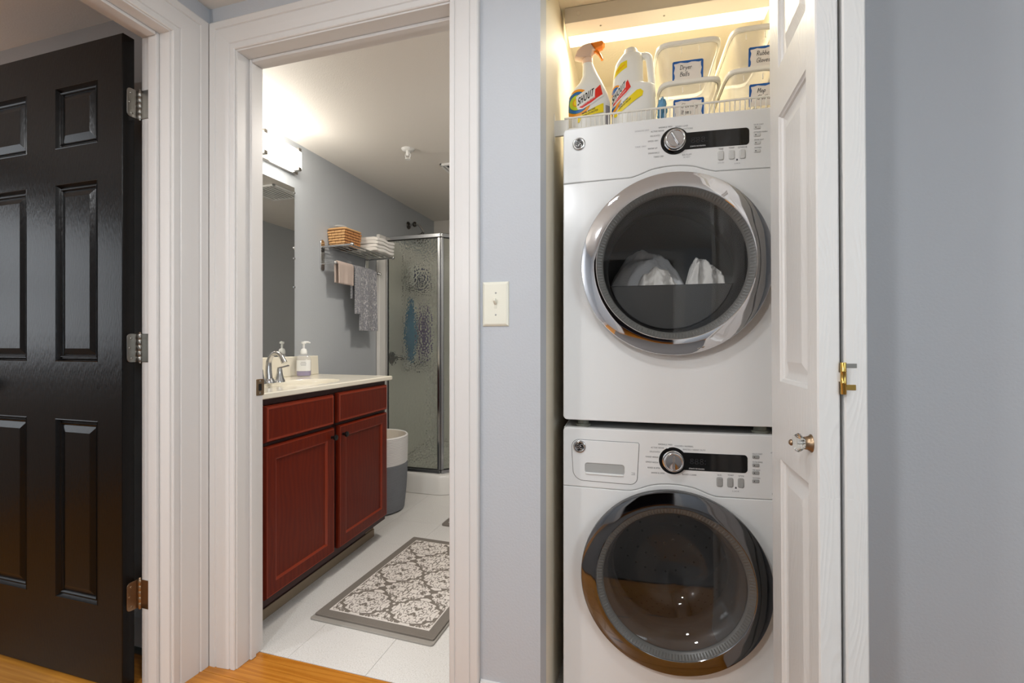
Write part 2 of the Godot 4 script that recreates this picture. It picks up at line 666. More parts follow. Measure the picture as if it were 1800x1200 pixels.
func streaks(w: int, h: int, dark: Color, light: Color, sd: int, knots: int) -> ImageTexture:
	# wood: grain along x when there are knots (boards), along y without
	var im := Image.create(w, h, false, Image.FORMAT_RGB8)
	var a := noise(1.0, FastNoiseLite.TYPE_SIMPLEX_SMOOTH, 3, sd)
	var b := noise(1.0, FastNoiseLite.TYPE_SIMPLEX_SMOOTH, 2, sd + 100)
	var rng := RandomNumberGenerator.new()
	rng.seed = sd
	var ks := []
	for i in knots: ks.append([rng.randf_range(0.1, 0.9) * w, rng.randf_range(0.15, 0.85) * h, rng.randf_range(3.0, 5.5)])
	for y in h:
		for x in w:
			var along := float(x) / w if knots else float(y) / h
			var across := float(y) / h if knots else float(x) / w
			var bend := 0.0
			var knot := 0.0
			for k in ks:
				var d: float = Vector2((x - k[0]) * 0.45, y - k[1]).length() / k[2]
				bend += exp(-d * 0.35) * 0.10
				knot = maxf(knot, 1.0 - smoothstep(0.7, 1.3, d))
			var f := across + bend + 0.05 * b.get_noise_2d(along * 2.2, across * 2.0)
			var g := 0.5 + 0.5 * sin(f * (46.0 if knots else 70.0) + 4.0 * a.get_noise_2d(along * 1.5, f * 4.0))
			var fine := a.get_noise_2d(along * 6.0, across * 90.0)
			var c := dark.lerp(light, clampf(0.25 + 0.55 * g + 0.35 * fine, 0, 1))
			if knot > 0: c = c.lerp(Color(0.16, 0.06, 0.02), knot * 0.9)
			im.set_pixel(x, y, c)
	return ImageTexture.create_from_image(im)


func wave_grain() -> ImageTexture:
	# the pressed wood grain of a moulded door
	var w := 256
	var im := Image.create(w, w, false, Image.FORMAT_RGB8)
	var a := noise(0.012, FastNoiseLite.TYPE_SIMPLEX_SMOOTH, 2, 77)
	for y in w:
		for x in w:
			var f := x * 0.35 + 26.0 * a.get_noise_2d(x * 0.9, y * 0.28)
			var s := pow(0.5 + 0.5 * sin(f), 2.0)
			im.set_pixel(x, y, Color(s, s, s))
	im.bump_map_to_normal_map(3.0)
	return ImageTexture.create_from_image(im)


func damask(w: int, h: int) -> ImageTexture:
	var im := Image.create(w, h, false, Image.FORMAT_RGB8)
	var a := noise(0.030, FastNoiseLite.TYPE_SIMPLEX_SMOOTH, 2, 5)
	var b := noise(0.05, FastNoiseLite.TYPE_SIMPLEX_SMOOTH, 1, 15)
	var taupe := Color(0.49, 0.455, 0.42)
	var white := Color(0.89, 0.86, 0.835)
	var cw := w / 2.0
	var ch := h / 2.6
	for y in h:
		for x in w:
			# lattice of ogee cells, each mirrored about its own axes
			var u := x / cw
			var v := y / ch
			var iu := floorf(u)
			var fu := absf(u - iu - 0.5)                 # 0 in the middle of a column
			var odd := 0.5 if int(iu) % 2 else 0.0
			var fv := absf(fposmod(v + 0.25, 1.0) - 0.5)
			var edge := 0.25 + 0.25 * cos(fv * TAU) - fu + 0.03 * sin(fv * 60.0)   # ogee outline, wavy
			var inside := edge > 0
			var px := fu * cw
			var py := fv * ch
			if not inside:
				px = (0.5 - fu) * cw + 300
				py = (0.5 - fv) * ch + 300
			var leaf := absf(a.get_noise_2d(px * 1.15 + 40, py * 0.95)) - 0.085
			var curl := sin(Vector2(px, py - 20).length() * 0.42 + 3.5 * b.get_noise_2d(px, py)) * 0.5
			var on := leaf > 0.0 and (curl > -0.36 or leaf > 0.26)
			if absf(edge) < 0.050 + 0.016 * sin(fv * 50.0): on = false
			elif absf(edge) < 0.066: on = true
			if x < 4 or y < 4 or x > w - 5 or y > h - 5: on = true
			im.set_pixel(x, y, white if on else taupe)
	return ImageTexture.create_from_image(im)


func towel_print() -> ImageTexture:
	var im := Image.create(128, 256, false, Image.FORMAT_RGB8)
	var a := noise(0.06, FastNoiseLite.TYPE_SIMPLEX_SMOOTH, 2, 25)
	var b := noise(0.3, FastNoiseLite.TYPE_SIMPLEX, 1, 26)
	for y in 256:
		for x in 128:
			var l := absf(a.get_noise_2d(x, y * 0.7))
			var k := smoothstep(0.02, 0.12, l + 0.10 * b.get_noise_2d(x, y))
			im.set_pixel(x, y, Color(0.88, 0.87, 0.865).lerp(Color(0.52, 0.525, 0.55), k))
	return ImageTexture.create_from_image(im)


# ---------------------------------------------------------------- the shell of the house

func joined(boxes: Array) -> Geo:
	var g := Geo.new()
	for b in boxes: g.box((b[0] + b[1]) / 2, (b[1] - b[0]).abs())
	return g


func shell() -> void:
	var T := 2.195
	# floors: boards in the hall, the side room and the closet
	var fl := single("floor", span(Vector3(-4.0, -0.12, -2.02), Vector3(1.9, -0.021, 6.2)), M.grout, "wooden floor of wide honey coloured pine boards with dark knots", "floor", "structure")
	var rng := RandomNumberGenerator.new()
	rng.seed = 4
	var variants := {}
	var far_boards := [Geo.new(), Geo.new()]
	var z := -1.2975
	var row := 0
	while z < 6.1:
		var x := -4.0 - rng.randf() * 1.1
		while x < 1.9:
			var l: float = [1.7, 2.1, 2.6][rng.randi() % 3]
			var x0 := maxf(x, -4.0)
			var x1 := minf(x + l, 1.9)
			if row == 0: x0 = maxf(x0, -1.5); x1 = minf(x1, 0.45)
			if x1 - x0 > 0.06:
				var key := "%.2f" % (x1 - x0)
				var g: Geo = Geo.new() if z < 1.0 else far_boards[rng.randi() % 2]
				if z >= 1.0 or not variants.has(key):
					var from := g.v.size()
					var at := Vector3((x0 + x1) / 2, -0.0102, z + 0.064) if z >= 1.0 else Vector3.ZERO
					g.box(at, Vector3(x1 - x0 - 0.001, 0.02, 0.127), 0.0012)
					for i in range(from, g.v.size()):
						var p := g.v[i] - at
						g.t[i] = Vector2(p.x / 1.5 + 0.37, p.z / 0.128 + 0.5)
					if z < 1.0: variants[key] = g.mesh()
				if z < 1.0:
					var p := part(fl, "plank", variants[key], M["pine_%d" % (rng.randi() % 4)])
					p.position = Vector3((x0 + x1) / 2, -0.0102, z + 0.064)
			x += l
		z += 0.128
		row += 1
	for k in 2:
		part(fl, "far_planks", far_boards[k], M["pine_%d" % (k * 2)]).set_meta("kind", "stuff")
	# bathroom floor of vinyl tiles
	var fb := single("floor_bathroom", span(Vector3(-1.9, -0.1, -3.9), Vector3(-0.39, -0.006, -1.2985)), M.grout, "pale speckled vinyl tile floor of the bathroom", "floor", "structure")
	var tz := -2.511 + 0.305 * 4
	for j in 9:
		var tx := -1.181 - 0.305 * 3
		for i in 6:
			var a := Vector3(maxf(tx, -1.9), -0.006, maxf(tz - 0.305, -3.9))
			var c := Vector3(minf(tx + 0.305, -0.39), 0.0, minf(tz, -1.2985))
			if c.x - a.x > 0.02 and c.z - a.z > 0.02:
				part(fb, "tile", span(a + Vector3(0.0004, 0, 0.0004), c - Vector3(0.0004, 0, 0.0004), 0.0006), M.vinyl)
			tx += 0.305
		tz -= 0.305
	single("floor_closet", span(Vector3(-0.277, -0.019, -2.02), Vector3(0.373, 0.001, -1.30)), M.vinyl, "pale vinyl floor under the washer in the closet", "floor", "structure")
	# ceilings
	single("ceiling", span(Vector3(-1.53, T, -1.21), Vector3(1.9, T + 0.1, 2.6)), M.ceiling, "low white ceiling of the hallway", "ceiling", "structure")
	single("ceiling_bathroom", span(Vector3(-2.0, 2.2, -4.0), Vector3(-0.30, 2.3, -1.3114)), M.ceiling, "white bathroom ceiling above the vanity lights", "ceiling", "structure")
	single("ceiling_closet", span(Vector3(-0.33, 2.172, -2.1), Vector3(0.45, 2.3, -1.3114)), M.wall_cream, "cream closet ceiling that holds the strip light", "ceiling", "structure")
	single("ceiling_side_room", span(Vector3(-4.0, 2.25, -1.3114), Vector3(-1.53, 2.35, 2.1)), M.ceiling, "white ceiling of the side room above the black door", "ceiling", "structure")
	# hall walls
	single("wall_front", joined([
		[Vector3(-1.53, 0, -1.3114), Vector3(-1.309, 2.2, -1.21)],
		[Vector3(-1.309, 2.044, -1.3114), Vector3(-0.528, 2.2, -1.21)],
		[Vector3(-0.528, 0, -1.283), Vector3(-0.277, 2.2, -1.21)],
		[Vector3(-0.277, 2.06, -1.3114), Vector3(0.373, 2.2, -1.21)],
		[Vector3(0.373, 0, -1.3114), Vector3(1.9, 2.2, -1.21)]]), M.wall, "pale blue grey hallway wall with the bathroom doorway and closet", "wall", "structure")
	single("wall_left", joined([
		[Vector3(-1.53, 0, -1.21), Vector3(-1.418, 2.2, -1.082)],
		[Vector3(-1.53, 2.044, -1.082), Vector3(-1.418, 2.2, -0.298)],
		[Vector3(-1.53, 0, -0.298), Vector3(-1.418, 2.2, 2.6)]]), M.wall, "pale blue grey hallway wall pierced by the black door's frame", "wall", "structure")
	single("wall_right", joined([
		[Vector3(1.9, 0, -1.3114), Vector3(2.0, 0.93, 2.7)],
		[Vector3(1.9, 2.07, -1.3114), Vector3(2.0, 2.2, 2.7)],
		[Vector3(1.9, 0.93, -1.3114), Vector3(2.0, 2.07, 0.38)],
		[Vector3(1.9, 0.93, 1.62), Vector3(2.0, 2.07, 2.7)]]), M.wall, "hallway wall with an unseen window, behind the camera on the right", "wall", "structure")
	# bathroom walls
	single("wall_bathroom_left", span(Vector3(-2.0, 0, -4.0), Vector3(-1.9, 2.2, -1.3114)), M.wall_bath, "grey bathroom wall that carries the mirror and towel rack", "wall", "structure")
	single("wall_bathroom_back", span(Vector3(-1.9, 0, -4.0), Vector3(-0.39, 2.2, -3.9)), M.ceiling, "pale far wall of the bathroom behind the shower", "wall", "structure")
	single("wall_bathroom_right", span(Vector3(-0.39, 0, -4.0), Vector3(-0.33, 2.2, -1.2835)), M.wall_bath, "grey bathroom wall hidden behind the door casing", "wall", "structure")
	single("wall_bathroom_front", joined([[Vector3(-0.528, 0, -1.3114), Vector3(-0.39, 2.2, -1.2835)]]), M.wall_bath, "bathroom side of the wall beside the doorway", "wall", "structure")
	# closet walls
	single("wall_closet_left", span(Vector3(-0.3295, 0, -2.1), Vector3(-0.277, 2.2, -1.2835)), M.wall_cream, "cream closet wall left of the stacked machines", "wall", "structure")
	single("wall_closet_right", span(Vector3(0.373, 0, -2.1), Vector3(0.45, 2.2, -1.3114)), M.wall_cream, "cream closet wall right of the stacked machines", "wall", "structure")
	single("wall_closet_back", span(Vector3(-0.277, 0, -2.1), Vector3(0.373, 2.172, -2.02)), M.wall_cream, "cream back wall of the closet behind the bins", "wall", "structure")
	# side room
	single("wall_side_room_back", span(Vector3(-4.0, 0, -1.3114), Vector3(-1.53, 2.25, -1.21)), M.wall_side, "grey side room wall just behind the open black door", "wall", "structure")
	single("wall_side_room_left", joined([
		[Vector3(-4.1, 0, -1.3114), Vector3(-4.0, 0.95, 2.1)],
		[Vector3(-4.1, 1.98, -1.3114), Vector3(-4.0, 2.25, 2.1)],
		[Vector3(-4.1, 0.95, -1.3114), Vector3(-4.0, 1.98, -0.37)],
		[Vector3(-4.1, 0.95, 0.77), Vector3(-4.0, 1.98, 2.1)]]), M.wall_side, "side room wall with the unseen window that shines on the black door", "wall", "structure")
	single("wall_side_room_front", span(Vector3(-4.0, 0, 2.0), Vector3(-1.53, 2.25, 2.1)), M.wall_side, "near wall of the side room beyond the black door", "wall", "structure")
	# baseboards
	var base := PackedVector2Array([Vector2(0, 0), Vector2(0.014, 0), Vector2(0.014, 0.105), Vector2(0.011, 0.118), Vector2(0.011, 0.124), Vector2(0.006, 0.138), Vector2(0, 0.14)])
	for b in [["baseboard_front", Vector3(-0.446, 0, -1.21), 0.169, 0.0, "white baseboard at the foot of the wall below the light switch"],
			["baseboard_right", Vector3(0.373, 0, -1.21), 1.52, 0.0, "white baseboard right of the closet door"],
			["baseboard_side_room", Vector3(-4.0, 0, -1.21), 2.45, 0.0, "white baseboard in the shade behind the black door"],
			["baseboard_left", Vector3(-1.418, 0, 2.6), 2.80, 90.0, "white baseboard of the left hallway wall"]]:
		var g := Geo.new()
		sweep(g, base, b[2])
		var m := single(b[0], g, M.trim, b[4], "baseboard", "structure")
		m.position = b[1]
		m.rotation_degrees.y = b[3]


func sweep(g: Geo, prof: PackedVector2Array, length: float) -> void:
	# prof: (out, up) pairs; swept along +x with "out" = +z
	g.xf = Transform3D()
	var m := prof.size()
	for i in m:
		var a := prof[i]
		var b := prof[(i + 1) % m]
		g.face(Vector3(0, a.y, a.x), Vector3(length, a.y, a.x), Vector3(length, b.y, b.x), Vector3(0, b.y, b.x))
	for x in [0.0, length]:
		var loop := PackedVector3Array()
		for p in prof: loop.append(Vector3(x, p.y, p.x))
		if x == 0.0: loop.reverse()
		loop.reverse()
		g.fan(loop, Vector3(-1 if x == 0.0 else 1, 0, 0))


func casing(parent: Node3D, w: float, h: float, kl := 1.13, kr := 1.13) -> void:
	# moulded casing round an opening from (0, 0) to (w, h) in the parent's xy plane; the wall's face is z = 0
	var prof := [[0.004, 0.0], [0.004, 0.009], [0.006, 0.0115], [0.018, 0.0115], [0.019, 0.009], [0.0215, 0.009], [0.0235, 0.0125], [0.045, 0.0148], [0.064, 0.016], [0.0655, 0.0135], [0.068, 0.0135], [0.070, 0.018], [0.088, 0.018], [0.092, 0.015], [0.092, 0.0]]
	var kt := 1.13
	for leg in 3:
		var g := Geo.new()
		for i in prof.size() - 1:
			var d0: float = prof[i][0]
			var d1: float = prof[i + 1][0]
			var t0: float = prof[i][1]
			var t1: float = prof[i + 1][1]
			if leg == 0: g.face(Vector3(-d1 * kl, 0, t1), Vector3(-d0 * kl, 0, t0), Vector3(-d0 * kl, h + d0 * kt, t0), Vector3(-d1 * kl, h + d1 * kt, t1))
			elif leg == 1: g.face(Vector3(w + d0 * kr, 0, t0), Vector3(w + d1 * kr, 0, t1), Vector3(w + d1 * kr, h + d1 * kt, t1), Vector3(w + d0 * kr, h + d0 * kt, t0))
			else: g.face(Vector3(-d0 * kl, h + d0 * kt, t0), Vector3(w + d0 * kr, h + d0 * kt, t0), Vector3(w + d1 * kr, h + d1 * kt, t1), Vector3(-d1 * kl, h + d1 * kt, t1))
		part(parent, "casing", g, M.trim)


func jambs(parent: Node3D, w: float, h: float, depth: float, s0: float, s1: float) -> void:
	part(parent, "jamb", span(Vector3(-0.012, 0, -depth), Vector3(0, h, 0.004), 0.001), M.trim)
	part(parent, "jamb", span(Vector3(w, 0, -depth), Vector3(w + 0.012, h, 0.004), 0.001), M.trim)
	part(parent, "jamb", span(Vector3(-0.012, h, -depth), Vector3(w + 0.012, h + 0.012, 0.004), 0.001), M.trim)
	part(parent, "stop", span(Vector3(0, 0, s1), Vector3(0.011, h, s0), 0.0025), M.trim)
	part(parent, "stop", span(Vector3(w - 0.011, 0, s1), Vector3(w, h, s0), 0.0025), M.trim)
	part(parent, "stop", span(Vector3(0.011, h - 0.011, s1), Vector3(w - 0.011, h, s0), 0.0025), M.trim)


func bathroom_doorway() -> void:
	var t := thing("trim_1", "white moulded door casing round the bathroom doorway", "door frame", Vector3(-1.297, 0, -1.21), 0, "", "structure")
	casing(t, 0.757, 2.032, 1.16, 1.0)
	jambs(t, 0.757, 2.032, 0.1014, -0.0425, -0.064)
	# strike plate, set in the jamb with its lip round the far edge
	var sp := thing("strike_plate", "small worn metal strike plate on the bathroom door jamb", "strike plate", Vector3(-1.2969, 0.919, -1.2985))
	var g := Geo.new()
	g.xf = Transform3D(Basis(Vector3.UP, PI / 2), Vector3.ZERO)
	g.extrude(rrect(0, 0, 0.034, 0.057, 0.005), [[0, 0], [0, 0.0016], [0.0006, 0.002]], false, true)
	part(sp, "plate", g, M.worn_nickel)
	g = Geo.new()
	g.xf = Transform3D(Basis(Vector3.UP, PI / 2), Vector3(0.0021, 0, 0))
	g.extrude(rrect(-0.001, 0, 0.013, 0.024, 0.002), [[0, 0], [0, 0.0003]], false, true)
	part(sp, "latch_hole", g, M.hole)
	for y in [0.021, -0.021]:
		g = Geo.new()
		g.xf = Transform3D(Basis(Vector3.UP, PI / 2), Vector3(0.0021, y, 0))
		g.extrude(circ(0, 0, 0.0038, 12), [[0, 0], [0.001, 0.0008]], false, true)
		part(sp, "screw", g, M.nickel)
	# light switch
	var sw := thing("light_switch", "ivory toggle light switch plate on the blue grey wall", "light switch", Vector3(-0.4022, 1.179, -1.21))
	g = Geo.new().extrude(rect(-0.03775, -0.061, 0.03775, 0.061), [[0, 0], [0, 0.0015], [0.0008, 0.0028], [0.0035, 0.0052], [0.007, 0.0065]])
	part(sw, "plate", g, M.ivory)
	g = Geo.new().extrude(rrect(0.001, 0.001, 0.0095, 0.025, 0.001), [[0, 0.0066], [0.0006, 0.0072]], false, true)
	part(sw, "slot", g, M.ivory)
	g = Geo.new()
	g.xf = Transform3D(Basis(Vector3.RIGHT, deg_to_rad(-32)), Vector3(0.0012, 0.004, 0.006))
	g.extrude(rrect(0, 0, 0.008, 0.012, 0.002), [[0, 0], [0.0006, 0.011], [0.0022, 0.0135]])
	part(sw, "toggle", g, M.ivory)
	for y in [0.030, -0.030]:
		g = Geo.new().extrude(circ(0.0015, y, 0.003, 12), [[0, 0.006], [0.001, 0.0074]])
		part(sw, "screw", g, M.button_dark)


# ---------------------------------------------------------------- panelled doors

func slab(w: float, h: float, t: float, holes: Array, b := 0.0015) -> Geo:
	# a door slab from (0, 0) to (w, h); its panelled face is z = 0, its back z = -t; holes are Rect2
	var g := Geo.new()
	var o := rect(0, 0, w, h)
	g.extrude(o, [[b, -t], [0, -t + b], [0, -b], [b, 0]], true, false, 2.0)
	var xs := [b, w - b]
	var ys := [b, h - b]
	for r in holes:
		for x in [r.position.x, r.end.x]:
			if not xs.any(func(q): return absf(q - x) < 1e-5): xs.append(x)
		for y in [r.position.y, r.end.y]:
			if not ys.any(func(q): return absf(q - y) < 1e-5): ys.append(y)
	xs.sort()
	ys.sort()
	for i in xs.size() - 1:
		for j in ys.size() - 1:
			var c := Vector2((xs[i] + xs[i + 1]) / 2, (ys[j] + ys[j + 1]) / 2)
			if holes.any(func(r): return r.has_point(c)): continue
			g.face(Vector3(xs[i], ys[j], 0), Vector3(xs[i + 1], ys[j], 0), Vector3(xs[i + 1], ys[j + 1], 0), Vector3(xs[i], ys[j + 1], 0))
	return g


func panel(r: Rect2, prof: Array) -> Geo:
	return Geo.new().extrude(rect(r.position.x, r.position.y, r.end.x, r.end.y), prof)


func hinge(parent: Node3D, y: float, m: Material) -> void:
	# seen from the hall: one leaf on the door's edge (facing +x), one on the jamb (facing +z); origin at the knuckle
	var g := Geo.new()
	g.xf = Transform3D(Basis(Vector3.UP, PI / 2), Vector3(0, y, 0))
	var o := rrect(-0.021, 0, 0.034, 0.089, 0.012)
	for i in o.size():
		if o[i].x > -0.016: o[i] = Vector2(-0.004, 0.0445 if o[i].y > 0 else -0.0445)
	var clean := PackedVector2Array()
	for p in o:
		if clean.is_empty() or clean[clean.size() - 1].distance_to(p) > 1e-5: clean.append(p)
	g.extrude(clean, [[0, 0], [0, 0.0020], [0.0005, 0.0025]])
	var h := part(parent, "hinge", g, m)
	g = Geo.new()
	g.box(Vector3(0.0315, y, 0.0038), Vector3(0.041, 0.089, 0.0024), 0.0005)
	part(h, "leaf", g, m)
	g = Geo.new()
	g.xf = Transform3D(Basis(), Vector3(0.008, y, 0.004))
	var pr := [[0.0, -0.049], [0.0045, -0.048], [0.0045, -0.045]]
	for k in 5:
		pr.append_array([[0.0058, -0.0445 + 0.0178 * k], [0.0062, -0.044 + 0.0178 * k], [0.0062, -0.0278 + 0.0178 * k], [0.0058, -0.0273 + 0.0178 * k], [0.0052, -0.0269 + 0.0178 * k]])
	pr.append_array([[0.0045, 0.046], [0.0055, 0.048], [0.003, 0.051], [0.0, 0.051]])
	g.lathe(pr, 14)
	part(h, "knuckle", g, m)
	for s in [[-0.026, 0.030], [-0.030, 0.0], [-0.024, -0.032]]:
		g = Geo.new()
		g.xf = Transform3D(Basis(Vector3.UP, PI / 2), Vector3(0.0024, y + s[1], 0)) * Transform3D(Basis(), Vector3(s[0], 0, 0))
		g.extrude(circ(0, 0, 0.0036, 10), [[0, 0], [0.0014, 0.0009]])
		part(h, "screw", g, m)


func side_door() -> void:
	var t := thing("trim_2", "white moulded door casing round the black door's opening", "door frame", Vector3(-1.418, 0, -0.310), PI / 2, "", "structure")
	casing(t, 0.760, 2.032, 1.13, 1.345)
	jambs(t, 0.760, 2.032, 0.112, -0.0365, -0.072)
	# the door stands open at a right angle; its hinge edge faces the hall
	var d := thing("door_1", "glossy black six panel door standing open on three hinges", "door", Vector3(-2.301, 0.010, -1.0225), 0, "", "structure")
	var W := 0.757
	var H := 2.012
	var rs := []
	for x in [[0.121, 0.317], [0.456, 0.6515]]:
		for y in [[0.2407, 0.818], [1.003, 1.574], [1.689, 1.886]]:
			rs.append(Rect2(x[0], y[0], x[1] - x[0], y[1] - y[0]))
	part(d, "slab", slab(W, H, 0.036, rs, 0.002), M.black_paint)
	for r in rs:
		part(d, "panel", panel(r, [[0, 0], [0.0025, 0.0012], [0.006, -0.004], [0.010, -0.0085], [0.013, -0.0085], [0.015, -0.0045], [0.018, -0.0055], [0.021, -0.0105], [0.040, -0.0035], [0.042, -0.003]]), M.black_paint)
	for h in [[1.820, M.nickel], [1.057, M.nickel], [0.284, M.worn_nickel]]:
		hinge_on(d, h[0], h[1])
	# knob on the far stile, out of the frame
	var g := Geo.new()
	g.xf = Transform3D(Basis(), Vector3(0.062, 0.92, 0))
	g.lathe([[0.031, 0.0], [0.031, 0.004], [0.012, 0.008], [0.011, 0.026], [0.024, 0.034], [0.028, 0.046], [0.022, 0.058], [0.0, 0.062]], 24, 0.6, true)
	part(d, "knob", g, M.dark_metal)


func hinge_on(d: Node3D, y: float, m: Material) -> void:
	hinge(d, y - 0.010, m)
	for c in d.get_children():
		if str(c.name).begins_with("hinge") and not c.has_meta("set"):
			c.set_meta("set", true)
			c.position = Vector3(0.757, 0, -0.050)


func bifold_door() -> void:
	var d := thing("door_2", "white bifold closet door folded open with a glass knob", "door", Vector3(0.285, 1.07, -0.9325), 0, "", "structure")
	d.rotation.z = 0.0056
	# each leaf stands square to the wall; the visible one shows its face to the left and its edge to the hall
	for k in 2:
		var rs := [] if k else [Rect2(0.0755, 1.672, 0.190, 0.24), Rect2(0.0755, 0.965, 0.190, 0.598), Rect2(0.0755, 0.17, 0.190, 0.62)]
		var o := part(d, "leaf", slab(0.3175, 2.0, 0.0345, rs, 0.0025), M.leaf)
		o.transform = Transform3D(Basis(Vector3.UP, -PI / 2), Vector3(0.0412 * k, -1.05, -0.3175))
		for r in rs:
			part(o, "panel", panel(r, [[0, 0], [0.002, -0.003], [0.006, -0.0045], [0.008, -0.0085], [0.018, -0.0115], [0.026, -0.0115], [0.044, -0.0035], [0.047, -0.003]]), M.leaf)
	# brass hinge in the gap between the two leaves
	var g := Geo.new()
	g.xf = Transform3D(Basis(), Vector3(0.0381, -0.060, 0.003))
	g.lathe([[0.0, -0.0275], [0.0042, -0.0275], [0.0046, -0.0265], [0.0046, -0.0088], [0.0049, -0.0084], [0.0049, -0.0074], [0.0046, -0.007], [0.0046, 0.0115], [0.0049, 0.0119], [0.0049, 0.0128], [0.0046, 0.0132], [0.0046, 0.0262], [0.0042, 0.0275], [0.0, 0.0275]], 16)
	var h := part(d, "hinge", g, M.brass)
	part(h, "leaf", span(Vector3(0.0412, -0.0805, -0.001), Vector3(0.0575, -0.0710, 0.0012), 0.0004), M.brass)
	part(h, "leaf", span(Vector3(0.0412, -0.0420, -0.001), Vector3(0.0590, -0.0345, 0.0010), 0.0004), M.nickel)
	part(h, "leaf", span(Vector3(0.0300, -0.0660, -0.001), Vector3(0.0345, -0.0500, 0.0003), 0.0002), M.leaf)
	# glass knob
	g = Geo.new()
	g.xf = Transform3D(Basis(Vector3.UP, -PI / 2), Vector3(0, -0.182, -0.0345))
	g.lathe([[0.0165, 0.0], [0.0165, 0.001], [0.0135, 0.004], [0.0118, 0.009], [0.0115, 0.0115], [0.0, 0.0115]], 24, 0.6, true)
	var kn := part(d, "knob", g, M.worn_nickel)
	g = Geo.new()
	g.xf = Transform3D(Basis(Vector3.UP, -PI / 2), Vector3(0, -0.182, -0.0345))
	g.lathe([[0.0, 0.0116], [0.0095, 0.0117], [0.0165, 0.0175], [0.0178, 0.021], [0.0150, 0.0265], [0.0065, 0.0315], [0.0, 0.0316]], 8, 2.0, true)
	part(kn, "crystal", g, M.crystal)
	g = Geo.new()
	g.xf = Transform3D(Basis(Vector3.UP, -PI / 2), Vector3(0, -0.182, -0.0345))
	g.lathe([[0.0, 0.0315], [0.0058, 0.0317], [0.0058, 0.034], [0.003, 0.0365], [0.0, 0.037]], 16, 0.6, true)
	part(kn, "screw", g, M.worn_nickel)
	single("door_track", span(Vector3(-0.270, 2.030, -1.268), Vector3(0.366, 2.0595, -1.238), 0.002), M.trim, "white track at the head of the closet opening", "track", "structure")


func unseen_downlights() -> void:
	# downlights out of view; the one behind the camera is added as fill
	for q in [["unseen round downlight in the hallway ceiling, placed to light the closet front", Vector3(-0.40, 2.195, -0.42), 0.52], ["added fill downlight in the hallway ceiling behind the camera", Vector3(-0.70, 2.195, 0.85), 2.2], ["unseen round downlight placed to light the side room", Vector3(-2.55, 2.25, 0.80), 2.6]]:
		var l := thing("unseen_ceiling_lamp", q[0], "ceiling lamp", q[1])
		part(l, "rim", Geo.new().lathe([[0.068, -0.004], [0.070, -0.008], [0.092, -0.006], [0.094, 0.0]], 40), M.plastic_white)
		part(l, "lens", Geo.new().lathe([[0.0, -0.005], [0.069, -0.0055]], 40), glow("unseen_lamp_glass", Color(1.0, 0.985, 0.96), 2.0))
		var al := AreaLight3D.new()
		al.name = "unseen_ceiling_lamp_light"
		al.area_size = Vector2(0.125, 0.125)
		al.light_color = Color(0.98, 0.99, 1.0)
		al.light_energy = q[2]
		al.area_range = 9.0
		al.area_attenuation = 2.0
		al.shadow_enabled = true
		l.add_child(al)
		al.position = Vector3(0, -0.010, 0)
		al.rotation.x = -PI / 2


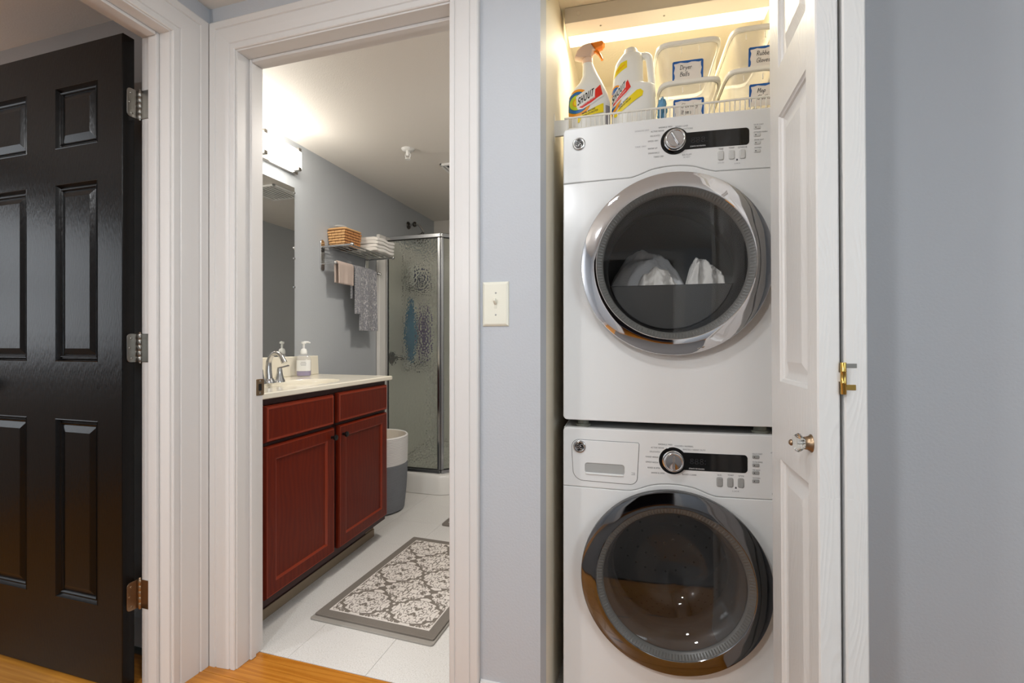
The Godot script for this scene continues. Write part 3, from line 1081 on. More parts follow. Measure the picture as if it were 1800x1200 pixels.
func behind_the_camera() -> void:
	var sc := thing("unseen_wall_sconce", "unseen frosted wall sconce behind the camera, placed to light the bifold door", "wall lamp", Vector3(-1.418, 1.52, 0.42))
	part(sc, "plate", span(Vector3(0, -0.06, -0.045), Vector3(0.012, 0.06, 0.045), 0.003), M.nickel)
	var sg := Geo.new()
	sg.xf = Transform3D(Basis(), Vector3(0.085, 0, 0))
	part(sc, "shade", sg.lathe([[0.0, -0.085], [0.050, -0.085], [0.060, -0.075], [0.062, 0.075], [0.055, 0.085], [0.0, 0.085]], 28), glow("unseen_sconce_glass", Color(1.0, 0.985, 0.96), 1.2))
	bulb("unseen_sconce_light", Vector3(0.085, 0, 0), Color(1.0, 0.985, 0.96), 0.38, 0.06, sc)  # unseen sconce, placed to light the bifold door's left face
	single("added_runner_rug", span(Vector3(-0.95, 0.0004, -0.50), Vector3(1.40, 0.010, 2.45), 0.003), mat("added_rug_grey", Color(0.42, 0.40, 0.39), 0.95), "added grey rug behind the camera that cuts the orange floor bounce", "rug")  # added to dull the orange bounce off the pine floor
	# unseen: windows placed for their light, a dark room shaped for the dryer's reflections
	for w in [["window_1", Vector3(1.95, 1.50, 1.0), PI / 2, 1.24, 1.14, "unseen window in the right hallway wall, lights the hall", 2.4], ["window_2", Vector3(-4.05, 1.465, 0.20), PI / 2, 1.14, 1.03, "unseen window of the side room, placed for the sheen on the black door", 1.3]]:
		var n := thing(w[0], w[5], "window", w[1], w[2], "", "structure")
		var W: float = w[3]
		var H: float = w[4]
		for x in [-W / 2 + 0.025, 0.0, W / 2 - 0.025]: part(n, "frame", B(Vector3(x, 0, 0), Vector3(0.05, H, 0.06), 0.004), M.trim)
		for y in [-H / 2 + 0.025, 0.0, H / 2 - 0.025]: part(n, "frame", B(Vector3(0, y, 0), Vector3(W, 0.05, 0.055), 0.004), M.trim)
		part(n, "pane", B(Vector3(0, 0, -0.01), Vector3(W, H, 0.006)), glow("daylight_" + w[0], Color(0.93, 0.97, 1.0), w[6]))
	single("wall_back", joined([
		[Vector3(0.732, 0, 2.6), Vector3(2.0, 2.2, 2.72)],
		[Vector3(-1.53, 0, 2.6), Vector3(-0.632, 2.2, 2.72)],
		[Vector3(-0.632, 2.072, 2.6), Vector3(0.732, 2.2, 2.72)]]), M.wall, "hallway's end wall behind the camera with a wide opening", "wall", "structure")
	var t := thing("trim_3", "white casing of the opening behind the camera", "door frame", Vector3(0.72, 0, 2.6), PI, "", "structure")
	casing(t, 1.34, 2.06, 1.9, 1.9)  # out of view, widened for the pale strip mirrored in the dryer glass
	jambs(t, 1.34, 2.06, 0.12, -0.05, -0.07)
	mat("deep_blue", Color(0.20, 0.23, 0.32), 0.7)  # unseen room, dark for its reflection in the dryer glass
	single("wall_living_left", span(Vector3(-2.6, 0, 2.72), Vector3(-2.5, 3.0, 6.2)), M.deep_blue, "dark blue living room wall behind the camera", "wall", "structure")
	single("wall_living_right", span(Vector3(2.5, 0, 2.72), Vector3(2.6, 3.0, 6.2)), M.deep_blue, "dark blue living room wall at the right, behind the camera", "wall", "structure")
	single("wall_living_back", span(Vector3(-2.6, 0, 6.2), Vector3(2.6, 3.0, 6.3)), M.deep_blue, "dark blue living room end wall, behind the camera", "wall", "structure")
	single("wall_living_front", joined([[Vector3(-2.6, 2.2, 2.6), Vector3(2.6, 3.0, 2.72)], [Vector3(-2.6, 0, 2.6), Vector3(-1.53, 2.2, 2.72)], [Vector3(2.0, 0, 2.6), Vector3(2.6, 2.2, 2.72)]]), M.deep_blue, "living room side of the hallway's end wall", "wall", "structure")
	single("ceiling_living", span(Vector3(-2.6, 3.0, 2.6), Vector3(2.6, 3.1, 6.3)), M.ceiling, "living room ceiling behind the camera", "ceiling", "structure")
	single("floor_living", joined([[Vector3(1.9, -0.12, 2.6), Vector3(2.6, 0, 6.2)]]), M.pine_1, "strip of pine floor in the living room", "floor", "structure")
	var l := thing("unseen_pendant_lamp", "small amber lamp out of view, placed for its reflection in the dryer glass", "lamp", Vector3(0.56, 2.72, 3.6))
	part(l, "shade", Geo.new().lathe([[0.0, -0.07], [0.07, -0.06], [0.10, 0.0], [0.05, 0.08], [0.012, 0.10]], 20), glow("amber_glass", Color(1.0, 0.66, 0.30), 2.0))
	part(l, "cord", Geo.new().lathe([[0.006, 0.10], [0.006, 0.27]], 8), M.dark_metal)
	bulb("unseen_pendant_light", Vector3(0, 0.0, 0), Color(1.0, 0.75, 0.45), 0.25, 0.06, l)  # lamp out of view, placed to show in the dryer glass


# ---------------------------------------------------------------- the stacked machines

const DRYER_TEXT := [["SENSOR DRY",0.2226,1.6678,0.0388,1],["ACTIVE WEAR",0.2640,1.6621,0.0349,0],["WRINKLE FREE",0.2855,1.6710,0.0368,0],["MIXED LOAD",0.3281,1.6693,0.0319,0],["COTTONS",0.3448,1.6610,0.0252,0],["DELICATES",0.2580,1.6499,0.0259,0],["SPEED DRY",0.2525,1.6359,0.0277,0],["TIME DRY",0.2189,1.6234,0.0308,1],["WARM UP",0.2513,1.6153,0.0253,0],["DEWRINKLE",0.2545,1.6022,0.0295,0],["TIMED DRY",0.2675,1.5909,0.0271,0],["AIR FLUFF",0.3418,1.5897,0.0251,0],["NO HEAT",0.3411,1.5832,0.0178,1],["TIME",0.4292,1.5978,0.0126,0],["TEMP",0.4559,1.5986,0.0143,0],["SENSOR",0.4831,1.5981,0.0228,0],["DELAY START",0.5234,1.6562,0.0239,0],["EXTENDED TUMBLE",0.5286,1.6358,0.0332,0],["DRUM LIGHT",0.5245,1.6152,0.0232,0],["SIGNAL",0.5221,1.5943,0.0183,0],["ESTIMATED TIME REMAINING",0.3698,1.6107,0.0396,2],["888:",0.3733,1.6271,0.0427,3],["LESS DRY",0.4294,1.5604,0.0158,1],["LOCK",0.4703,1.5558,0.0143,1]]
const WASHER_TEXT := [["WRINKLE FREE",0.2851,0.7903,0.0376,0],["COLORS / NORMAL",0.3344,0.7881,0.0489,0],["ACTIVE WEAR",0.2640,0.7804,0.0349,0],["WHITES / HEAVY DUTY",0.3602,0.7792,0.0588,0],["DELICATES",0.2572,0.7689,0.0274,0],["HAND WASH",0.2495,0.7540,0.0335,0],["SPEED WASH",0.2495,0.7392,0.0335,0],["RINSE & SPIN",0.2545,0.7237,0.0328,0],["DRAIN & SPIN",0.2653,0.7101,0.0344,0],["BASKET CLEAN",0.3475,0.7106,0.0364,0],["SOIL",0.4258,0.7142,0.0116,0],["TEMP",0.4536,0.7151,0.0151,0],["SPIN",0.4799,0.7143,0.0136,0],["DELAY START",0.5202,0.7753,0.0247,0],["EXTRA RINSE",0.5209,0.7535,0.0246,0],["PRE WASH",0.5178,0.7322,0.0184,0],["SIGNAL",0.5185,0.7109,0.0198,0],["POWER",0.5655,0.7797,0.0237,0],["ESTIMATED TIME REMAINING",0.3668,0.7280,0.0396,2],["888:",0.3698,0.7477,0.0413,3],["LOCK",0.4660,0.6728,0.0172,1]]


func bow(x: float) -> float:
	# the fronts of the machines swell a little
	var k := (x - 0.2975) / 0.2975
	return 0.011 * (1.0 - k * k)


func bow_turn(x: float) -> float:
	return atan(0.011 * 2.0 * (x - 0.2975) / (0.2975 * 0.2975))


func dense(o: PackedVector2Array, step := 0.02) -> PackedVector2Array:
	var out := PackedVector2Array()
	for j in o.size():
		var a := o[j]
		var b := o[(j + 1) % o.size()]
		var k := maxi(1, ceili(absf(b.x - a.x) / step))
		for i in k: out.append(a.lerp(b, float(i) / k))
	return out


func bowed_face(g: Geo, o: PackedVector2Array, z: float, hole := PackedVector2Array()) -> void:
	# a flat-ish face laid on the swelling front, in strips
	var x := 0.0
	while x < 0.595:
		var st := rect(x, 0.0, x + 0.0245, 2.5)
		for piece in Geometry2D.intersect_polygons(o, st):
			var bits := [piece]
			if hole.size(): bits = Geometry2D.clip_polygons(piece, hole)
			for b in bits:
				var at := g.v.size()
				for p in b:
					var tn := bow_turn(p.x)
					g.vert(Vector3(p.x, p.y, z), Vector3(sin(tn), 0, cos(tn)))
				var tr := Geometry2D.triangulate_polygon(b)
				for k in range(0, tr.size(), 3):
					var a: Vector2 = b[tr[k]]
					if (b[tr[k + 1]] - a).cross(b[tr[k + 2]] - a) > 0: g.tri(at + tr[k], at + tr[k + 1], at + tr[k + 2])
					else: g.tri(at + tr[k], at + tr[k + 2], at + tr[k + 1])
		x += 0.0245


func front_panel(o: PackedVector2Array, hole := PackedVector2Array()) -> Geo:
	var g := Geo.new()
	g.swell = true
	o = dense(o)
	g.extrude(o, [[0, -0.022], [0, -0.004], [0.0004, -0.0018], [0.0012, -0.0005], [0.0030, 0]], false, false)
	bowed_face(g, Geo.inset(o, 0.0030), 0.0, hole)
	return g


func seam_points(y: float, cy: float, r: float) -> Array:
	# the seam under the controls, from left to right; it arches over the door
	var o := [Vector2(0.0, y), Vector2(0.165, y)]
	var dx := sqrt(r * r - (y - cy) * (y - cy))
	for i in 25:
		var x := 0.304 - dx + 2 * dx * i / 24.0
		var k := smoothstep(0.0, 0.06, minf(x - 0.304 + dx, 0.304 + dx - x))
		o.append(Vector2(x, cy + sqrt(r * r - (x - 0.304) * (x - 0.304))))
		o[o.size() - 1].y = lerpf(y + (o[o.size() - 1].y - y) * 0.55, o[o.size() - 1].y, k)
	o.append_array([Vector2(0.440, y), Vector2(0.595, y)])
	return o


func round_top(y0: Array, top: float, r: float) -> PackedVector2Array:
	# above the seam: the console's outline, counter-clockwise
	var o := PackedVector2Array(y0)
	for i in 6: o.append(Vector2(0.595 - r + r * cos(PI / 2 * i / 5.0), top - r + r * sin(PI / 2 * i / 5.0)))
	for i in 6: o.append(Vector2(r - r * sin(PI / 2 * i / 5.0), top - r + r * cos(PI / 2 * i / 5.0)))
	return o


func round_bottom(y0: Array, low: float, r: float) -> PackedVector2Array:
	var o := PackedVector2Array()
	for i in 6: o.append(Vector2(r - r * cos(PI / 2 * i / 5.0), low + r - r * sin(PI / 2 * i / 5.0)))
	for i in 6: o.append(Vector2(0.595 - r + r * sin(PI / 2 * i / 5.0), low + r - r * cos(PI / 2 * i / 5.0)))
	var up := y0.duplicate()
	up.reverse()
	for p in up: o.append(p - Vector2(0, 0.0009))
	return o


func machine(called: String, label: String, low: float, top: float, seam: float, cy: float, arc: float) -> Node3D:
	var t := thing(called, label, "dryer" if called == "dryer" else "washing machine")
	t.transform = closet
	var c := Vector2(0.3035, cy)
	var sp := seam_points(seam, cy, arc)
	part(t, "console", front_panel(round_top(sp, top, 0.012)), M.enamel_plastic)
	part(t, "front_panel", front_panel(round_bottom(sp, low, 0.012), circ(c.x, c.y, 0.200, 48)), M.enamel)
	var g := Geo.new()
	for b in [[Vector3(0.0, low + 0.003, -0.60), Vector3(0.004, top - 0.003, -0.021)], [Vector3(0.591, low + 0.003, -0.60), Vector3(0.595, top - 0.003, -0.021)],
			[Vector3(0.004, top - 0.010, -0.60), Vector3(0.591, top - 0.003, -0.021)], [Vector3(0.004, low + 0.003, -0.60), Vector3(0.591, low + 0.010, -0.021)], [Vector3(0.004, low + 0.010, -0.60), Vector3(0.591, top - 0.010, -0.594)]]:
		g.box((b[0] + b[1]) / 2, b[1] - b[0], 0.001)
	part(t, "cabinet", g, M.enamel)
	# door
	var at := Transform3D(Basis(), Vector3(c.x, c.y, 0.0105))
	g = Geo.new()
	g.xf = at
	g.lathe([[0.2487, 0.0262], [0.2484, 0.0292], [0.2470, 0.0312], [0.2445, 0.0322], [0.2350, 0.0342], [0.2200, 0.0368], [0.2095, 0.0382], [0.2065, 0.0380], [0.2050, 0.0368], [0.2045, 0.0290]], 128, 0.86, true)
	var d := part(t, "door", g, M.chrome if called == "dryer" else mat("smoky_chrome", Color(0.47, 0.475, 0.485), 0.06, 1.0))
	g = Geo.new()
	g.xf = at
	g.lathe([[0.238, -0.012], [0.238, 0.002], [0.2475, 0.008], [0.2485, 0.014], [0.2485, 0.0262]], 96, 0.6, true)
	part(d, "rim", g, mat("rim_grey", Color(0.22, 0.22, 0.22), 0.35))
	g = Geo.new()
	g.xf = at
	g.lathe([[0.2046, 0.0362], [0.2030, 0.0350], [0.190, 0.0290], [0.1868, 0.0222]], 96, 0.6, true)
	for k in 150:
		var keep := g.xf
		g.xf = at * Transform3D(Basis(Vector3.BACK, TAU * k / 150), Vector3.ZERO)
		g.xf = g.xf * Transform3D(Basis(Vector3.UP, -0.43), Vector3(0.1965, 0, 0.0322))
		g.box(Vector3.ZERO, Vector3(0.013, 0.0034, 0.0020), 0.0007)
		g.xf = keep
	part(d, "ridged_ring", g, M.ridged)
	g = Geo.new()
	g.xf = at
	g.lathe([[0.1868, 0.0225], [0.15, 0.0248], [0.10, 0.0268], [0.05, 0.0278], [0.0, 0.0282]], 64, 0.2, true)
	part(d, "glass", g, M.door_glass if called == "dryer" else M.washer_glass)
	# controls
	var kx := 0.3099 if called == "dryer" else 0.3054
	var ky := 1.630 if called == "dryer" else 0.7465
	var y0 := 1.6040 if called == "dryer" else 0.7228
	var y1 := 1.6500 if called == "dryer" else 0.7710
	var xr := 0.5001 if called == "dryer" else 0.4959
	var o := PackedVector2Array()
	var ry := 0.0372
	var a0 := asin((y1 - ky) / ry)
	var a1 := TAU + asin((y0 - ky) / ry)
	for i in 41:
		var a := lerpf(a0, a1, i / 40.0)
		o.append(Vector2(kx + ry * cos(a), ky + ry * sin(a)))
	var rr := 0.009
	for i in 6: o.append(Vector2(xr - rr + rr * sin(PI / 2 * i / 5.0), y0 + rr - rr * cos(PI / 2 * i / 5.0)))
	for i in 6: o.append(Vector2(xr - rr + rr * cos(PI / 2 * i / 5.0), y1 - rr + rr * sin(PI / 2 * i / 5.0)))
	g = Geo.new()
	g.swell = true
	o = dense(o)
	g.extrude(o, [[0, -0.002], [0, 0.0006], [0.0008, 0.0012]], false, false)
	bowed_face(g, Geo.inset(o, 0.0008), 0.0012)
	var disp := part(t, "display", g, M.gloss_black)
	g = Geo.new()
	g.xf = Transform3D(Basis(Vector3.UP, bow_turn(kx)), Vector3(kx, ky, bow(kx) + 0.001))
	g.lathe([[0.0285, 0.0], [0.0285, 0.003], [0.0262, 0.0045], [0.0262, 0.0185], [0.0250, 0.0205], [0.0235, 0.0212], [0.0215, 0.0206], [0.0205, 0.0188], [0.0, 0.0180]], 40, 0.6, true)
	var kn := part(t, "knob", g, M.chrome)
	g = Geo.new()
	g.xf = Transform3D(Basis(Vector3.UP, bow_turn(kx)) * Basis(Vector3.BACK, 0.0 if called == "washing_machine" else 0.5), Vector3(kx, ky, bow(kx) + 0.001))
	g.box(Vector3(0, 0, 0.0205), Vector3(0.0062, 0.038, 0.008), 0.0018)
	part(kn, "grip", g, M.satin_chrome)
	for q in (DRYER_TEXT if called == "dryer" else WASHER_TEXT):
		var col: Material = [M.print_dark, M.print_grey, M.print_white, M.print_faint][q[4]]
		var size: float = [0.0042, 0.0040, 0.0024, 0.0150][q[4]]
		if q[0] == "LOCK" or q[0] == "LESS DRY": size = 0.0028
		if q[1] > 0.5: size = 0.0032
		words(disp if q[4] > 1 else t, q[0], size, Vector3(q[1], q[2], bow(q[1]) + (0.0016 if q[4] > 1 else 0.0004)), col, bow_turn(q[1]), q[3])
	# buttons
	for i in 3:
		var bx: float = [0.4287, 0.4560, 0.4831][i] if called == "dryer" else [0.4258, 0.4526, 0.4795][i]
		var by := 1.5797 if called == "dryer" else 0.6953
		g = Geo.new().extrude(rrect(0, 0, 0.0140, 0.0245, 0.004), [[-0.0010, -0.001], [-0.0010, 0.0003], [0.0, 0.0003], [0.0003, 0.002], [0.0014, 0.0028]])
		var b := part(t, "button", g, M.button_grey if called == "dryer" else M.button_dark)
		b.position = Vector3(bx, by, bow(bx))
		b.rotation.y = bow_turn(bx)
	for i in 4:
		var bx: float = 0.5198 if called == "dryer" else 0.5164
		var by: float = [1.6483, 1.6284, 1.6071, 1.5857][i] if called == "dryer" else [0.7671, 0.7450, 0.7245, 0.7024][i]
		g = Geo.new().extrude(rrect(0, 0, 0.0165, 0.0085, 0.0022), [[-0.0006, -0.001], [-0.0006, 0.0003], [0.0, 0.0003], [0.0002, 0.0014], [0.001, 0.002]])
		var b := part(t, "button", g, M.button_grey if called == "dryer" else M.button_dark)
		b.position = Vector3(bx, by, bow(bx))
		b.rotation.y = bow_turn(bx)
		g = Geo.new().extrude(circ(-0.0038, 0, 0.0014, 10), [[0, 0.002], [0.0003, 0.0024]])
		part(b, "indicator", g, M.print_black)
	# padlock mark above the lock wording
	var lk := Vector2(0.4696, 1.5650) if called == "dryer" else Vector2(0.4667, 0.6813)
	g = Geo.new().extrude(rrect(0, 0, 0.0042, 0.0034, 0.0004), [[0, 0], [0.0001, 0.0006]])
	g.extrude(circ(0, 0.0020, 0.0016, 12), [[0, 0], [0.0001, 0.0005]])
	var pl := part(t, "lock_symbol", g, M.print_dark)
	pl.position = Vector3(lk.x, lk.y, bow(lk.x))
	# round emblem: two curled letters in a ring
	var bp := Vector2(0.0467, 1.6505) if called == "dryer" else Vector2(0.0484, 0.7720)
	emblem(t, Vector3(bp.x, bp.y, bow(bp.x) + (0.0008 if called == "dryer" else 0.0030)))
	return t


func emblem(t: Node3D, at: Vector3) -> void:
	var g := Geo.new()
	g.lathe([[0.0185, -0.001], [0.0185, 0.0012], [0.0172, 0.0032], [0.0150, 0.0040], [0.0122, 0.0028]], 36, 0.6, true)
	var e := part(t, "emblem", g, M.satin_chrome)
	e.position = at
	g = Geo.new().extrude(circ(0, 0, 0.0126, 32), [[0, 0], [0, 0.0024]])
	part(e, "disc", g, mat("emblem_black", Color(0.07, 0.07, 0.07), 0.3))
	g = Geo.new()
	# the curled initials
	var z := 0.0030
	g.tube(curve([Vector3(-0.0012, 0.0045, z), Vector3(-0.0045, 0.0062, z), Vector3(-0.0078, 0.0032, z), Vector3(-0.0072, -0.0006, z), Vector3(-0.0040, 0.0004, z), Vector3(-0.0016, 0.0020, z), Vector3(-0.0018, -0.0038, z), Vector3(-0.0046, -0.0070, z), Vector3(-0.0076, -0.0048, z), Vector3(-0.0060, -0.0024, z)], 5), 0.00085, 6)
	g.tube(curve([Vector3(0.0070, 0.0050, z), Vector3(0.0042, 0.0066, z), Vector3(0.0016, 0.0044, z), Vector3(0.0030, 0.0012, z), Vector3(0.0058, 0.0004, z), Vector3(0.0026, -0.0006, z), Vector3(0.0012, -0.0042, z), Vector3(0.0044, -0.0070, z), Vector3(0.0078, -0.0040, z), Vector3(0.0062, -0.0022, z)], 5), 0.00085, 6)
	for k in 4:
		g.tube(curve([Vector3(cos(TAU * k / 4) * 0.0105, sin(TAU * k / 4) * 0.0105, z), Vector3(cos(TAU * k / 4 + 0.5) * 0.0116, sin(TAU * k / 4 + 0.5) * 0.0116, z), Vector3(cos(TAU * k / 4 + 1.0) * 0.0098, sin(TAU * k / 4 + 1.0) * 0.0098, z)], 4), 0.0007, 6)
	part(e, "monogram", g, M.satin_chrome)


func laundry() -> void:
	# ---- washer below
	var w := machine("washing_machine", "white front load washer standing under the dryer in the closet", 0.030, 0.826, 0.6545, 0.4215, 0.2592)
	var at := Transform3D(Basis(), Vector3(0.3035, 0.4215, 0.0105))
	var g := Geo.new()
	g.xf = at
	g.lathe([[0.198, 0.010], [0.192, 0.004], [0.178, -0.004], [0.172, -0.020], [0.176, -0.045], [0.165, -0.062], [0.160, -0.085], [0.166, -0.100]].map(func(q): return [q[0], q[1]]), 64, 0.3, true)
	part(w, "gasket", g, M.gasket)
	g = Geo.new()
	g.xf = at
	g.lathe([[0.186, 0.020], [0.160, 0.004], [0.140, -0.030], [0.118, -0.075], [0.085, -0.098], [0.0, -0.105]], 48, 0.2, true)
	part(w, "glass_bowl", g, mat("bowl_glass", Color(0.10, 0.10, 0.10, 0.10), 0.02))
	M.bowl_glass.transparency = BaseMaterial3D.TRANSPARENCY_ALPHA
	g = Geo.new()
	g.xf = at
	g.lathe([[0.0, -0.400], [0.235, -0.395], [0.245, -0.380], [0.245, -0.108], [0.235, -0.100], [0.166, -0.099]].map(func(q): return [q[0], q[1]]), 64, 0.6, true)
	var flipped := Geo.new()
	flipped.v = g.v
	flipped.t = g.t
	for q in g.n: flipped.n.append(-q)
	for i in range(0, g.ix.size(), 3): flipped.ix.append_array([g.ix[i], g.ix[i + 2], g.ix[i + 1]])
	var dr := part(w, "drum", flipped, M.drum)
	# lifters and holes of the drum
	for k in 3:
		g = Geo.new()
		g.xf = at * Transform3D(Basis(Vector3.BACK, -PI / 2 + 0.25 + TAU * k / 3), Vector3.ZERO)
		g.box(Vector3(0.222, 0, -0.24), Vector3(0.05, 0.05, 0.22), 0.018)
		part(dr, "lifter", g, M.drum)
	g = Geo.new()
	for i in 44:
		for j in 9:
			g.xf = at * Transform3D(Basis(Vector3.BACK, TAU * (i + 0.5 * (j % 2)) / 44), Vector3.ZERO) * Transform3D(Basis(Vector3.UP, -PI / 2), Vector3(0.2448, 0, -0.13 - 0.026 * j))
			g.extrude(circ(0, 0, 0.0055, 6), [[0, 0.0], [0.002, -0.0006], [0.0025, 0.0004]], false, true)
	for i in 3:
		for j in 14 + i * 8:
			var a := TAU * j / (14 + i * 8)
			g.xf = at * Transform3D(Basis(), Vector3(cos(a) * (0.07 + 0.05 * i), sin(a) * (0.07 + 0.05 * i), -0.3975))
			g.extrude(circ(0, 0, 0.005, 6), [[0, 0.0], [0.001, 0.0012]], false, true)
	var holes := part(dr, "holes", g, M.drum_dark)
	holes.set_meta("kind", "stuff")
	# detergent drawer
	g = Geo.new()
	g.swell = true
	var dro := PackedVector2Array()
	for q in [[0.210, 0.673, 0.020, -PI / 2], [0.2147, 0.7905, 0.004, 0.0], [0.0255, 0.7915, 0.022, PI / 2], [0.0290, 0.674, 0.030, PI]]:
		var sx := 1.0 if q[0] > 0.1 else -1.0
		var sy := 1.0 if q[1] > 0.7 else -1.0
		for i in 7:
			var a: float = q[3] + PI / 2 * i / 6.0
			dro.append(Vector2(q[0] - sx * q[2] + q[2] * cos(a), q[1] - sy * q[2] + q[2] * sin(a)))
	var groove := dense(dro)
	var slot := dense(rrect(0.1192, 0.7120, 0.1120, 0.0300, 0.008))
	g.extrude(groove, [[0, 0.0004], [0.0004, 0.0017], [0.0014, 0.0022]], false, false)
	bowed_face(g, Geo.inset(groove, 0.0014), 0.0022, slot)
	var dw := part(w, "detergent_drawer", g, M.enamel_plastic)
	g = Geo.new()
	g.swell = true
	g.extrude(groove, [[-0.0012, 0.0001], [0.0, 0.0003]], false, false)
	part(dw, "gap", g, M.print_dark)
	g = Geo.new()
	g.swell = true
	g.extrude(slot, [[0, 0.0022], [0.0015, 0.0008], [0.0025, 0.0003]], false, false)
	bowed_face(g, Geo.inset(slot, 0.0025), 0.0003)
	part(dw, "handle_recess", g, mat("recess_grey", Color(0.66, 0.66, 0.65), 0.4))
	g = Geo.new()
	g.swell = true
	g.extrude(rrect(0.1192, 0.6960, 0.108, 0.006, 0.0028), [[0, 0.001], [0.0004, 0.0045], [0.0018, 0.0058]])
	part(dw, "handle_lip", g, M.enamel_plastic)
	g = Geo.new()
	for b in [[0.0, 0.0, 0.010, 0.0012], [0.0, 0.0055, 0.010, 0.0009], [0.0044, 0.003, 0.0009, 0.006], [0.001, 0.0028, 0.005, 0.0009]]:
		g.extrude(rrect(b[0], b[1], b[2], b[3], 0.0003, 1), [[0, 0], [0, 0.0004]])
	var sy := part(dw, "symbol", g, M.print_grey)
	sy.position = Vector3(0.1985, 0.7010, bow(0.1985) + 0.0022)
	# the power and pause buttons at the right end
	for b in [[0.7628, 0.016], [0.6993, 0.030]]:
		g = Geo.new().extrude(rrect(0, 0, 0.013, b[1], 0.004), [[0, 0], [0.0003, 0.002], [0.0014, 0.0028]])
		var q := part(w, "button", g, M.button_dark)
		q.position = Vector3(0.5655, b[0], bow(0.5655))
		q.rotation.y = bow_turn(0.5655)
	g = Geo.new().extrude(rrect(0, 0, 0.020, 0.0075, 0.0036), [[0, 0], [0.0003, 0.0006]])
	part(w, "badge", g, M.button_dark).position = Vector3(0.566, 0.6706, bow(0.566))
	for x in [0.05, 0.545]:
		for z in [-0.06, -0.54]:
			g = Geo.new()
			g.xf = Transform3D(Basis(), Vector3(x, 0, z))
			g.lathe([[0.0, 0.0012], [0.022, 0.0012], [0.024, 0.006], [0.018, 0.014], [0.018, 0.034]], 16)
			part(w, "foot", g, M.rubber)

	# ---- dryer on top
	var d := machine("dryer", "white front load dryer with dark round door stacked on the washer", 0.848, 1.6985, 1.5395, 1.2875, 0.2756)
	at = Transform3D(Basis(), Vector3(0.3035, 1.2875, 0.0105))
	g = Geo.new()
	g.xf = at
	g.lathe([[0.0, -0.46], [0.262, -0.455], [0.268, -0.44], [0.268, -0.105], [0.255, -0.098], [0.176, -0.090]].map(func(q): return [q[0], q[1]]), 64, 0.6, true)
	flipped = Geo.new()
	flipped.v = g.v
	flipped.t = g.t
	for q in g.n: flipped.n.append(-q)
	for i in range(0, g.ix.size(), 3): flipped.ix.append_array([g.ix[i], g.ix[i + 2], g.ix[i + 1]])
	part(d, "drum", flipped, mat("drum_grey", Color(0.50, 0.50, 0.49), 0.40, 0.3))
	g = Geo.new()
	g.xf = at
	for k in 1:
		var c := Geo.new()
		c.lathe([[0.176, -0.092], [0.180, -0.010], [0.199, 0.008]], 64, 0.6, true)
		for q in c.v: g.v.append(at * q)
		g.t = c.t
		for q in c.n: g.n.append(-q)
		for i in range(0, c.ix.size(), 3): g.ix.append_array([c.ix[i], c.ix[i + 2], c.ix[i + 1]])
	part(d, "collar", g, mat("collar_grey", Color(0.13, 0.13, 0.13), 0.35))
	# lint housing: the lower part of the opening is closed
	var seg := PackedVector2Array()
	var rr := 0.176
	var cut := -0.046
	var b0 := PI - asin(cut / rr)
	var b1 := TAU + asin(cut / rr)
	for i in 33:
		var a := lerpf(b0, b1, i / 32.0)
		seg.append(Vector2(rr * cos(a), rr * sin(a)))
	g = Geo.new()
	g.xf = Transform3D(Basis(), Vector3(0.3035, 1.2875, -0.075))
	g.extrude(seg, [[0, 0.0], [0, 0.020], [0.003, 0.023]])
	part(d, "lint_housing", g, M.drum_dark)
	for x in [0.055, 0.540]:
		for z in [-0.045, -0.54]:
			g = Geo.new()
			g.xf = Transform3D(Basis(), Vector3(x, 0.8235, z))
			g.lathe([[0.0, 0.0], [0.020, 0.0], [0.022, 0.003], [0.022, 0.007], [0.0165, 0.009], [0.0165, 0.034]], 18)
			part(d, "foot", g, mat("foot_grey", Color(0.52, 0.52, 0.47), 0.6))
	# laundry in the drum
	var nz := noise(0.16, FastNoiseLite.TYPE_SIMPLEX_SMOOTH, 3, 4)
	var rows := []
	for i in 25:
		var row := PackedVector3Array()
		for j in 41:
			var u := float(j) / 40
			var v := float(i) / 24
			var x := 0.128 + 0.245 * u
			var h := pow(sin(PI * clampf(u * 0.94 + 0.03, 0, 1)), 0.6)
			var y := 1.195 + (0.195 * h * (1.0 - 0.20 * u)) * sin(PI * 0.5 * minf(1.0, v * 1.5)) + 0.012 * nz.get_noise_2d(u * 40, v * 30) + 0.007 * sin(v * 20 + u * 3)
			var z := -0.130 - 0.16 * v + 0.02 * (1 - h)
			row.append(Vector3(x, y, z))
		rows.append(row)
	g = Geo.new().grid(rows)
	for j in 40: g.face(rows[0][j] - Vector3(0, 0.05, 0), rows[0][j + 1] - Vector3(0, 0.05, 0), rows[0][j + 1], rows[0][j])
	var tw := single("towel", g, mat("laundry_grey", Color(0.86, 0.87, 0.88), 0.95), "bunched grey towel lying inside the dryer drum", "towel")
	fuzz(M.laundry_grey, 60)
	tw.transform = closet
	var wh := thing("cloth", "crumpled white cloth inside the dryer beside the grey towel", "cloth")
	wh.transform = closet
